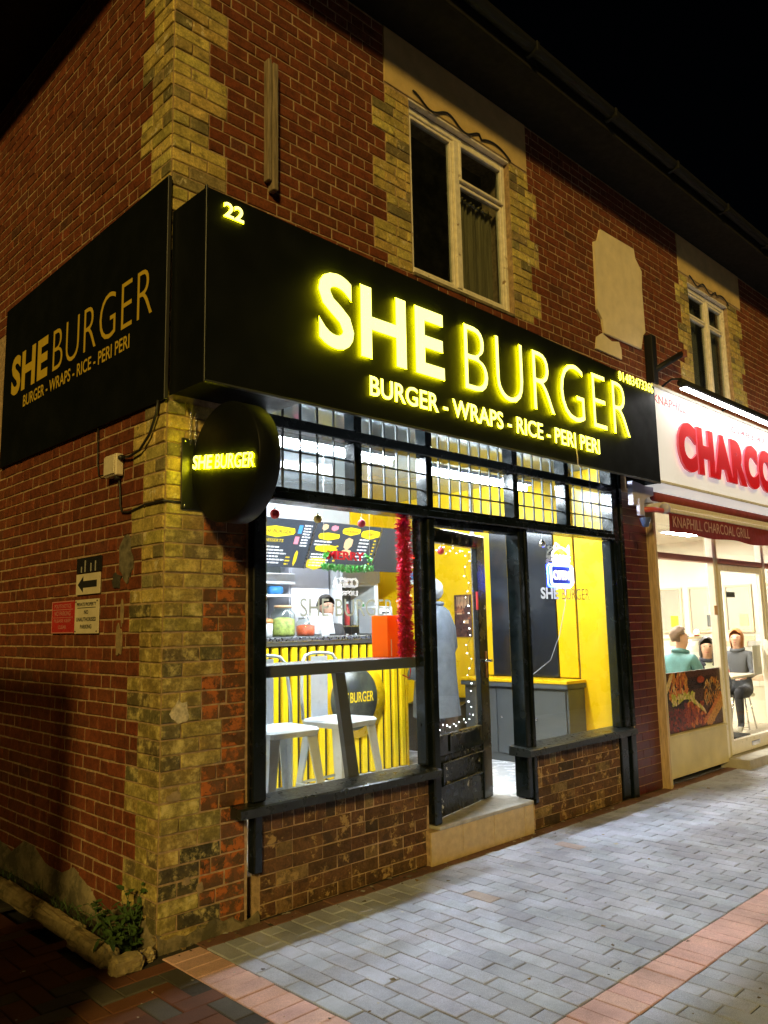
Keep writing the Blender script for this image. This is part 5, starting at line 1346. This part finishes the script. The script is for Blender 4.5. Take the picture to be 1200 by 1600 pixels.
sg = MB().box(6.52, 6.60, -0.040, -0.0355, 1.60, 1.70); tag(sg.build('window_sticker', K['p_tan'], loc=(6.56, -0.04, 1.6)), 'square orange sticker on the white window mullion', 'sticker')
sg = MB().box(8.12, 8.22, 0.030, 0.036, 1.55, 1.75); tag(sg.build('window_sticker', mat('green sticker', (0.1, 0.35, 0.15), 0.4), loc=(8.17, 0.03, 1.55)), 'green sticker on the window at the right edge', 'sticker')
def make_round_stool(label, x, y):
    t = thing('round_stool', label, 'stool', (x, y, GF), 'round stools in the grill')
    MB().lathe([(0.0, 0.43), (0.16, 0.43), (0.17, 0.445), (0.165, 0.47), (0.0, 0.475)], (x, y, GF), 20).build('seat', K['wht'], t)
    for k in range(4):
        a = math.pi / 4 + k * math.pi / 2
        MB().tube([(x + 0.10 * math.cos(a), y + 0.10 * math.sin(a), GF + 0.43), (x + 0.17 * math.cos(a), y + 0.17 * math.sin(a), GF)], 0.011, 6).build('leg', K['chrome'], t)
make_round_stool('round white stool under the person in dark trousers', 8.98, 0.75)
make_round_stool('round white stool under the man in the teal jacket', 6.68, 0.46)
make_round_stool('round white stool under the woman in the navy coat', 7.46, 0.50)

# ================================================================== PEOPLE
def skin_mesh(joints, edges, root=0, sub=2):
    me = bpy.data.meshes.new('skin_tmp'); me.from_pydata([j[0] for j in joints], edges, [])
    ob = bpy.data.objects.new('skin_tmp', me); COL.objects.link(ob)
    md = ob.modifiers.new('s', 'SKIN'); md.use_smooth_shade = True; md.branch_smoothing = 0.4
    for i, j in enumerate(joints):
        r = j[1]; sv = me.skin_vertices[0].data[i]
        sv.radius = r if isinstance(r, tuple) else (r, r); sv.use_root = (i == root)
    m2 = ob.modifiers.new('u', 'SUBSURF'); m2.levels = sub; m2.render_levels = sub
    dg = bpy.context.evaluated_depsgraph_get(); dg.update()
    ev = ob.evaluated_get(dg); mm = ev.to_mesh()
    vs = [v.co.copy() for v in mm.vertices]; fs = [tuple(p.vertices) for p in mm.polygons]
    ev.to_mesh_clear(); bpy.data.objects.remove(ob); bpy.data.meshes.remove(me)
    return vs, fs
def person(label, loc, yaw, pose, top, legs, hair, shoe=None, head_yaw=0.0, lean=0.0, hair_style='short', h=1.0, coat=None, hat=None, shirt=None):
    t = thing('person', label, 'person', loc)
    J = []; E = []
    def add(p, r, par=None):
        J.append((Vector(p) * h, r if isinstance(r, tuple) else r)); i = len(J) - 1
        if par is not None: E.append((par, i))
        return i
    sit = pose == 'sit'
    d = 0.40 if sit else 0.0      # how far the trunk comes down
    hz = 0.95 - d
    pel = add((0, 0, hz), 0.135); sp = add((0, 0.0 + lean * 0.1, hz + 0.20), 0.125, pel); ch = add((0, lean * 0.25, hz + 0.38), 0.140, sp)
    nb = add((0, 0.005 + lean * 0.33, hz + 0.500), 0.080, ch); nk = add((0, 0.015 + lean * 0.38, hz + 0.548), 0.055, nb)
    hx, hy = math.sin(head_yaw), math.cos(head_yaw)
    hc = Vector((0, 0.02 + lean * 0.42, hz + 0.665))
    jw = add((hx * -0.0 + hx * 0.018, hc.y - 0.0 + hy * 0.018, hz + 0.605), 0.062, nk)
    hm = add((hx * 0.012, hc.y + hy * 0.012, hz + 0.670), 0.083, jw); ht = add((-hx * 0.008, hc.y - hy * 0.008, hz + 0.718), 0.070, hm)
    for s in (-1, 1):
        sh = add((s * 0.155, lean * 0.28, hz + 0.455), 0.072, ch)
        if sit:
            el = add((s * 0.215, 0.08 + lean * 0.2, hz + 0.20), 0.052, sh); wr = add((s * 0.15, 0.31, hz + 0.155), 0.036, el); hn = add((s * 0.125, 0.37, hz + 0.15), 0.034, wr)
            fd = Vector((-s * 0.25, 0.95, -0.15)).normalized()
        else:
            el = add((s * 0.215, -0.03, hz + 0.20), 0.052, sh); wr = add((s * 0.225, 0.05, hz - 0.02), 0.036, el); hn = add((s * 0.225, 0.07, hz - 0.08), 0.034, wr)
            fd = Vector((0, 0.2, -1)).normalized()
        hp = J[hn][0] / h
        for k in range(5):
            o = (k - 2) * 0.016
            side = Vector((1, 0, 0)) if sit else Vector((0, 1, 0))
            L1 = (0.045, 0.07, 0.078, 0.072, 0.055)[k]
            if k == 0: b = hp + side * (-0.028 * s if sit else 0.03); e2 = b + (fd * 0.6 + side * (-0.5 * s if sit else 0.5)).normalized() * 0.04
            else: b = hp + side * o + fd * 0.035; e2 = b + fd * L1 * 0.6 + Vector((0, 0, -0.012 if sit else 0.0))
            i1 = add(b, 0.010, hn); add(e2, 0.008, i1)
        hi = add((s * 0.088, 0.02, hz - 0.05), 0.105, pel)
        if sit:
            kn = add((s * 0.10, 0.43, hz - 0.03), 0.066, hi); an = add((s * 0.10, 0.41, 0.10), 0.043, kn); to = add((s * 0.105, 0.55, 0.035), 0.036, an)
        else:
            kn = add((s * 0.09, 0.02, 0.49), 0.064, hi); an = add((s * 0.09, -0.01, 0.10), 0.043, kn); to = add((s * 0.10, 0.13, 0.035), 0.036, an)
    vs, fs = skin_mesh(J, E)
    hcw = Vector((0, hc.y, hz + 0.665)) * h; f_ = Vector((hx, hy, 0)); r_ = Vector((hy, -hx, 0))
    for v in vs:                      # nose, brow and chin pushed out of the head
        q = v - hcw
        a, b, c = q.dot(r_), q.dot(f_), q.z
        if b > 0.03 and abs(c) < 0.12:
            v += f_ * (0.026 * math.exp(-(a / 0.014) ** 2 - ((c + 0.005) / 0.022) ** 2) + 0.010 * math.exp(-(a / 0.03) ** 2 - ((c + 0.075) / 0.02) ** 2) + 0.005 * math.exp(-(a / 0.05) ** 2 - ((c - 0.035) / 0.012) ** 2))
            for e in (-0.032, 0.032): v -= f_ * 0.010 * math.exp(-((a - e) / 0.014) ** 2 - ((c - 0.018) / 0.012) ** 2)
        if abs(c) < 0.035 and abs(b) < 0.02 and abs(a) > 0.06: v += r_ * (0.012 if a > 0 else -0.012)
    cy, sy = math.cos(yaw), math.sin(yaw); L0 = Vector(loc)
    T = lambda v: L0 + Vector((v.x * cy - v.y * sy, v.x * sy + v.y * cy, v.z))
    mats = [K['skin'], top, legs, shoe or K['wht'], shirt or top]
    mb = MB(); mb.v = [T(v) for v in vs]; mb.t = [(1, 1, 1)] * len(vs)
    wrz = J[8 if False else nk][0].z
    for f in fs:
        c = sum((vs[i] for i in f), Vector()) / len(f)
        if c.z > hz * h + 0.525 * h: mi = 0
        elif c.z < 0.085 * h: mi = 3
        elif sit and c.y > 0.315 * h and c.z > (hz + 0.08) * h: mi = 0
        elif (not sit) and abs(c.x) > 0.17 * h and c.z < (hz - 0.03) * h and c.z > 0.6 * h: mi = 0
        elif (c.z < (hz - 0.01) * h) or (sit and c.y > 0.14 and c.z < (hz + 0.07) * h): mi = 2
        elif shirt and abs(c.x) < 0.045 and c.y > 0.04: mi = 4
        else: mi = 1
        mb.f.append(list(f)); mb.m.append(mi); mb.sm.append(True)
    body = mb.build('body', mats, t)
    # hair
    hb = MB(); seg, rings = 30, 20
    keep = []
    for i in range(rings + 1):
        th = math.pi * i / rings
        for k in range(seg):
            a = 2 * math.pi * k / seg
            lx, ly, lz = math.sin(th) * math.cos(a), math.sin(th) * math.sin(a), math.cos(th)
            w = 1 + 0.03 * math.sin(a * 5 + th * 7) + jit(0.02)
            p = hcw + r_ * (lx * 0.091 * w) + f_ * (ly * 0.102 * w - 0.012) + Z * (lz * 0.112 * w + 0.026)
            if hair_style == 'long' and lz < 0.1 and ly < 0.55: p.z -= (0.1 - lz) * 0.17; p -= f_ * 0.01
            hb.v.append(p); hb.t.append((1, 1, 1)); keep.append((lx, ly, lz))
    for i in range(rings):
        for k in range(seg):
            q = (i * seg + k, (i + 1) * seg + k, (i + 1) * seg + (k + 1) % seg, i * seg + (k + 1) % seg)
            lx = abs(sum(keep[j][0] for j in q) / 4); ly = sum(keep[j][1] for j in q) / 4; lz = sum(keep[j][2] for j in q) / 4
            if hat: ok = lz > -0.35 or ly < -0.1 and lz > -0.8
            elif hair_style == 'long': ok = lz > 0.78 - 0.75 * lx * lx or ly < 0.05 or (lx > 0.74 and ly < 0.55)
            else: ok = lz > 0.74 - 0.3 * lx * lx or (ly < 0.3 and lz > 0.18) or (ly < -0.12 and lz > -0.55) 
            if ok: hb.f.append(list(q)); hb.m.append(0); hb.sm.append(True)
    hb.v = [T(v) for v in hb.v]
    hb.build('knitted_hat' if hat else 'hair', hat or hair, t)
    for e in (-0.032, 0.032):
        MB().ball(T(hcw + r_ * e + f_ * 0.083 + Z * 0.018), 0.010, 8, 6, scale=(1, 1, 0.6)).build('eye', K['hair_dark'], t)
        MB().tube([T(hcw + r_ * (e - 0.014) + f_ * 0.088 + Z * 0.036), T(hcw + r_ * (e + 0.014) + f_ * 0.088 + Z * 0.038)], 0.0035, 5).build('eyebrow', hair, t)
    MB().tube([T(hcw + r_ * -0.020 + f_ * 0.084 - Z * 0.050), T(hcw + f_ * 0.090 - Z * 0.052), T(hcw + r_ * 0.020 + f_ * 0.084 - Z * 0.050)], 0.005, 6).build('mouth', mat('lips', (0.40, 0.13, 0.10), 0.4), t)
    if sit:
        MB().tube([T(Vector((0.078 * math.cos(a), 0.01 + lean * 0.35 + 0.070 * math.sin(a), hz + 0.520 + 0.018 * math.sin(a + math.pi))) * h) for a in [2 * math.pi * k / 18 for k in range(18)]], 0.024, 8, closed=True).build('collar', top, t)
    if coat:
        cm = MB(); sg_, prof = 44, [(0.075, 0.065, hz + 0.555), (0.17, 0.11, hz + 0.515), (0.245, 0.145, hz + 0.42), (0.262, 0.165, hz + 0.25), (0.265, 0.175, hz + 0.05), (0.262, 0.185, hz - 0.15), (0.268, 0.20, hz - 0.35), (0.27, 0.21, hz - 0.47)]
        vs2 = []; fs2 = []
        for (rx, ry, z) in prof:
            for k in range(sg_):
                a = 2 * math.pi * k / sg_; w = 1 + (0.022 * math.sin(a * 5 + z * 4) + 0.018 * math.sin(a * 11 - z * 7) + 0.012 * math.sin(a * 3 + z * 23)) * (1 if z < hz + 0.3 else 0.2)
                vs2.append(T(Vector((rx * math.cos(a) * w, ry * math.sin(a) * w + 0.0, z)) * h))
        for i in range(len(prof) - 1):
            for k in range(sg_): fs2.append((i * sg_ + k, (i + 1) * sg_ + k, (i + 1) * sg_ + (k + 1) % sg_, i * sg_ + (k + 1) % sg_))
        cm.add(vs2, fs2, 0, smooth=True).build('coat', coat, t)
        for s in (-1, 1):
            sp2 = [Vector(p) * h for p in ((s * 0.20, 0.0, hz + 0.475), (s * 0.285, -0.02, hz + 0.32), (s * 0.315, -0.03, hz + 0.16), (s * 0.305, 0.05, hz + 0.0), (s * 0.275, 0.11, hz - 0.10))]
            MB().tube([T(p) for p in sp2], [0.075, 0.082, 0.074, 0.070, 0.062], 12).build('sleeve', coat, t)
            MB().box(s * 0.20 - 0.06, s * 0.20 + 0.06, 0.15, 0.172, hz - 0.13, hz - 0.115, 0.003).xf(lambda v: T(v * h)).build('pocket_flap', coat, t)
        MB().tube([T(Vector((0.085 * math.cos(a), 0.075 * math.sin(a), hz + 0.56)) * h) for a in [2 * math.pi * k / 16 for k in range(16)]], 0.022, 8, closed=True).build('collar', coat, t)
    return t
DK = mat('dark trousers', (0.02, 0.022, 0.03), 0.85, var=0.2)
person('customer in a long grey coat and pale knitted hat standing at the counter', (3.57, 1.36, FZ), math.radians(20), 'stand', K['denim'], DK, K['wool'], K['gutter'], 0.1, coat=K['denim'], hat=K['wool'], h=1.0)
person('staff member in a dark top behind the till, only the head showing', (3.16, 2.46, FZ), math.radians(160), 'stand', mat('charcoal top', (0.05, 0.05, 0.055), 0.8), DK, K['hair_dark'], None, -0.2, h=0.93)
person('man in a teal jacket with short brown hair seated at the window', (6.68, 0.46, GF), math.radians(-100), 'sit', K['teal'], DK, K['hair_brown'], K['wht'], 0.6, h=1.03, shirt=K['pale_cloth'])
person('woman in a navy coat with long dark hair facing the man', (7.46, 0.50, GF), math.radians(125), 'sit', K['navy'], DK, K['hair_dark'], K['wht'], 0.15, hair_style='long', h=0.92, shirt=K['pale_cloth'])
person('person with ginger hair and dark trousers seated beyond the table', (8.98, 0.75, GF), math.radians(95), 'sit', mat('charcoal coat', (0.06, 0.065, 0.075), 0.85), DK, K['hair_ginger'], K['wht'], 0.0, hair_style='long', h=0.98)

# ================================================================== ALLEY EDGE, WEEDS
rr = random.Random(21)
ke = thing('kerb_edging', 'rough old kerb stones edging the foot of the side wall', 'kerb', (-0.2, 0.8, 0))
def stone(x0, x1, y0, y1, z1, seed, name='kerb_stone', par=None, m=None):
    r2 = random.Random(seed); vs = []; nx, ny = 5, 7
    mb = MB().box(x0, x1, y0, y1, -0.01, z1, min(0.02, (x1 - x0) * 0.3))
    bm = bmesh.new(); bv = [bm.verts.new(v) for v in mb.v]
    for f in mb.f: bm.faces.new([bv[i] for i in f])
    bmesh.ops.subdivide_edges(bm, edges=bm.edges[:], cuts=2, use_grid_fill=True)
    for v in bm.verts: v.co += Vector((r2.uniform(-1, 1), r2.uniform(-1, 1), r2.uniform(-1, 1) if v.co.z > 0.01 else 0)) * 0.008
    bm.verts.index_update()
    o = MB(); o.v = [v.co.copy() for v in bm.verts]; o.t = [(1, 1, 1)] * len(o.v); o.f = [[v.index for v in f.verts] for f in bm.faces]; o.m = [0] * len(o.f); o.sm = [False] * len(o.f)
    bm.free()
    return o.build(name, m or K['stone'], par)
for (y0, y1, sd_) in ((0.02, 0.42, 1), (0.43, 0.95, 2), (0.96, 1.5, 3), (1.51, 2.1, 4), (2.11, 2.8, 5)):
    xo = -0.06 * max(0, 0.4 - y0)
    stone(-0.235 + xo + jit(0.01), -0.150 + xo, y0, y1, 0.075 + jit(0.01), sd_, par=ke)
MB().box(-0.149, -0.031, 0.0, 3.0, -0.006, 0.022).build('soil', K['soil'], ke)
bs = thing('broken_stone', 'broken yellowish kerb stone lying at the corner of the building', 'stone', (-0.17, -0.08, 0))
stone(-0.265, -0.115, -0.115, -0.035, 0.075, 31, 'chunk', bs); stone(-0.125, -0.025, -0.062, -0.018, 0.055, 32, 'chunk', bs)
wd = thing('weed_plant', 'leafy green weed growing from the gutter at the corner', 'plant', (-0.1, 0.12, 0.02))
wl_, ws = MB(), MB()
for s in range(20):
    a = rr.uniform(0, 2 * math.pi); L = rr.uniform(0.09, 0.31); sp_ = rr.uniform(0.04, 0.17)
    b0 = Vector((-0.10 + rr.uniform(-0.045, 0.045), 0.11 + rr.uniform(-0.10, 0.10), 0.02))
    pts = [b0 + Vector((math.cos(a) * sp_ * t * t - 0.07 * t * t, math.sin(a) * sp_ * t * t, L * t)) for t in (0, 0.35, 0.7, 1.0)]
    pts = [Vector((min(p.x, -0.008), p.y, p.z)) for p in pts]
    ws.tube(pts, [0.003, 0.0025, 0.002, 0.001], 5)
    for k in range(14):
        t = rr.uniform(0.12, 1.0); i = min(int(t * 3), 2); p = pts[i].lerp(pts[i + 1], t * 3 - i)
        d = Vector((rr.gauss(0, 1), rr.gauss(0, 1), rr.gauss(0.2, 0.6))).normalized(); sd2 = d.cross(Z).normalized(); le = rr.uniform(0.016, 0.058); wi = le * rr.uniform(0.22, 0.42)
        up = d.cross(sd2) * -1
        q = [p, p + d * le * 0.35 + sd2 * wi, p + d * le * 0.75 + sd2 * wi * 0.7 - Z * 0.004, p + d * le - Z * 0.010, p + d * le * 0.75 - sd2 * wi * 0.7 - Z * 0.004, p + d * le * 0.35 - sd2 * wi]
        q = [Vector((min(v.x, -0.004), v.y, v.z)) for v in q]
        wl_.add(q, [(0, 1, 2, 3), (0, 3, 4, 5)])
ws.build('stems', K['leaf'], wd); wl_.build('leaves', K['leaf'], wd)

# ================================================================== LIT SIGNS ACROSS THE ROAD (seen as reflections in the glass)
op = thing('opposite_shop', 'dark shop across the road whose lit sign lettering reflects in the window', 'shop', (11.5, -8.3, 0))
MB().box(5.0, 18.0, -8.9, -8.2, -0.04, 3.6).build('wall', K['gutter'], op)
WS = [emit('white lit letters', (1.0, 1.0, 1.0), 22.0)] * 2
letters(op, 'COSTA', (8.86, -8.19, 2.33), -X, Z, 0.66, 0.20, 0.0, 0.03, WS, 0.01)
letters(op, 'EXPRESS', (8.86, -8.19, 2.17), -X, Z, 0.66, 0.10, 0.0, 0.03, WS, 0.0)
letters(op, 'euronics', (14.72, -8.19, 2.18), -X, Z, 0.75, 0.17, 0.0, 0.03, WS, 0.01)

gb = MB(); rr = random.Random(5)
for i in range(420):
    yy = rr.choice((0.35, 0.62, 0.9, 1.3, 1.7, 2.2)) + rr.gauss(0, 0.09)
    p = Vector((rr.uniform(-0.145, -0.04), max(0.0, yy), 0.02)); L = rr.uniform(0.03, 0.11); d = Vector((rr.gauss(-0.2, 0.5), rr.gauss(0, 0.5), 1)).normalized(); s_ = Vector((rr.gauss(0, 1), rr.gauss(0, 1), 0)).normalized() * 0.0018
    q = p + d * L * 0.6; e = q + (d + Vector((rr.gauss(0, 0.5), rr.gauss(0, 0.5), -0.5))).normalized() * L * 0.5
    gb.add([p - s_, p + s_, q + s_ * 0.8, q - s_ * 0.8, e], [(0, 1, 2, 3), (3, 2, 4)])
for v in gb.v: v.x = min(v.x, -0.034)
tag(gb.build('grass', K['leaf']), 'sparse grass tufts in the gutter below the side wall', kind='stuff')
# grit, dead leaves and scraps along the foot of the wall
db = MB(); rr = random.Random(77)
for i in range(420):
    if rr.random() < 0.6: p = Vector((rr.uniform(0.02, 4.7), -abs(rr.gauss(0, 0.07)) - 0.02, 0.003))
    else: p = Vector((rr.uniform(-0.6, 6.0), rr.uniform(-2.4, -0.1), 0.003))
    r = rr.uniform(0.003, 0.010) if rr.random() < 0.85 else rr.uniform(0.012, 0.022); a0 = rr.random() * 6
    n = rr.choice((4, 5, 6))
    col = rr.choice(((0.10, 0.07, 0.03), (0.22, 0.15, 0.06), (0.40, 0.38, 0.33), (0.05, 0.04, 0.03), (0.15, 0.13, 0.10)))
    db.add([p + Vector((math.cos(a0 + 6.283 * k / n) * r * rr.uniform(0.6, 1.2), math.sin(a0 + 6.283 * k / n) * r * rr.uniform(0.6, 1.2), rr.uniform(0, 0.4) * r)) for k in range(n)], [tuple(range(n))], 0, col)
tag(db.build('debris', mat('grit and leaf scraps', (1, 1, 1), 0.9, tint=True)), 'scattered grit and dead leaf scraps on the paving', kind='stuff')
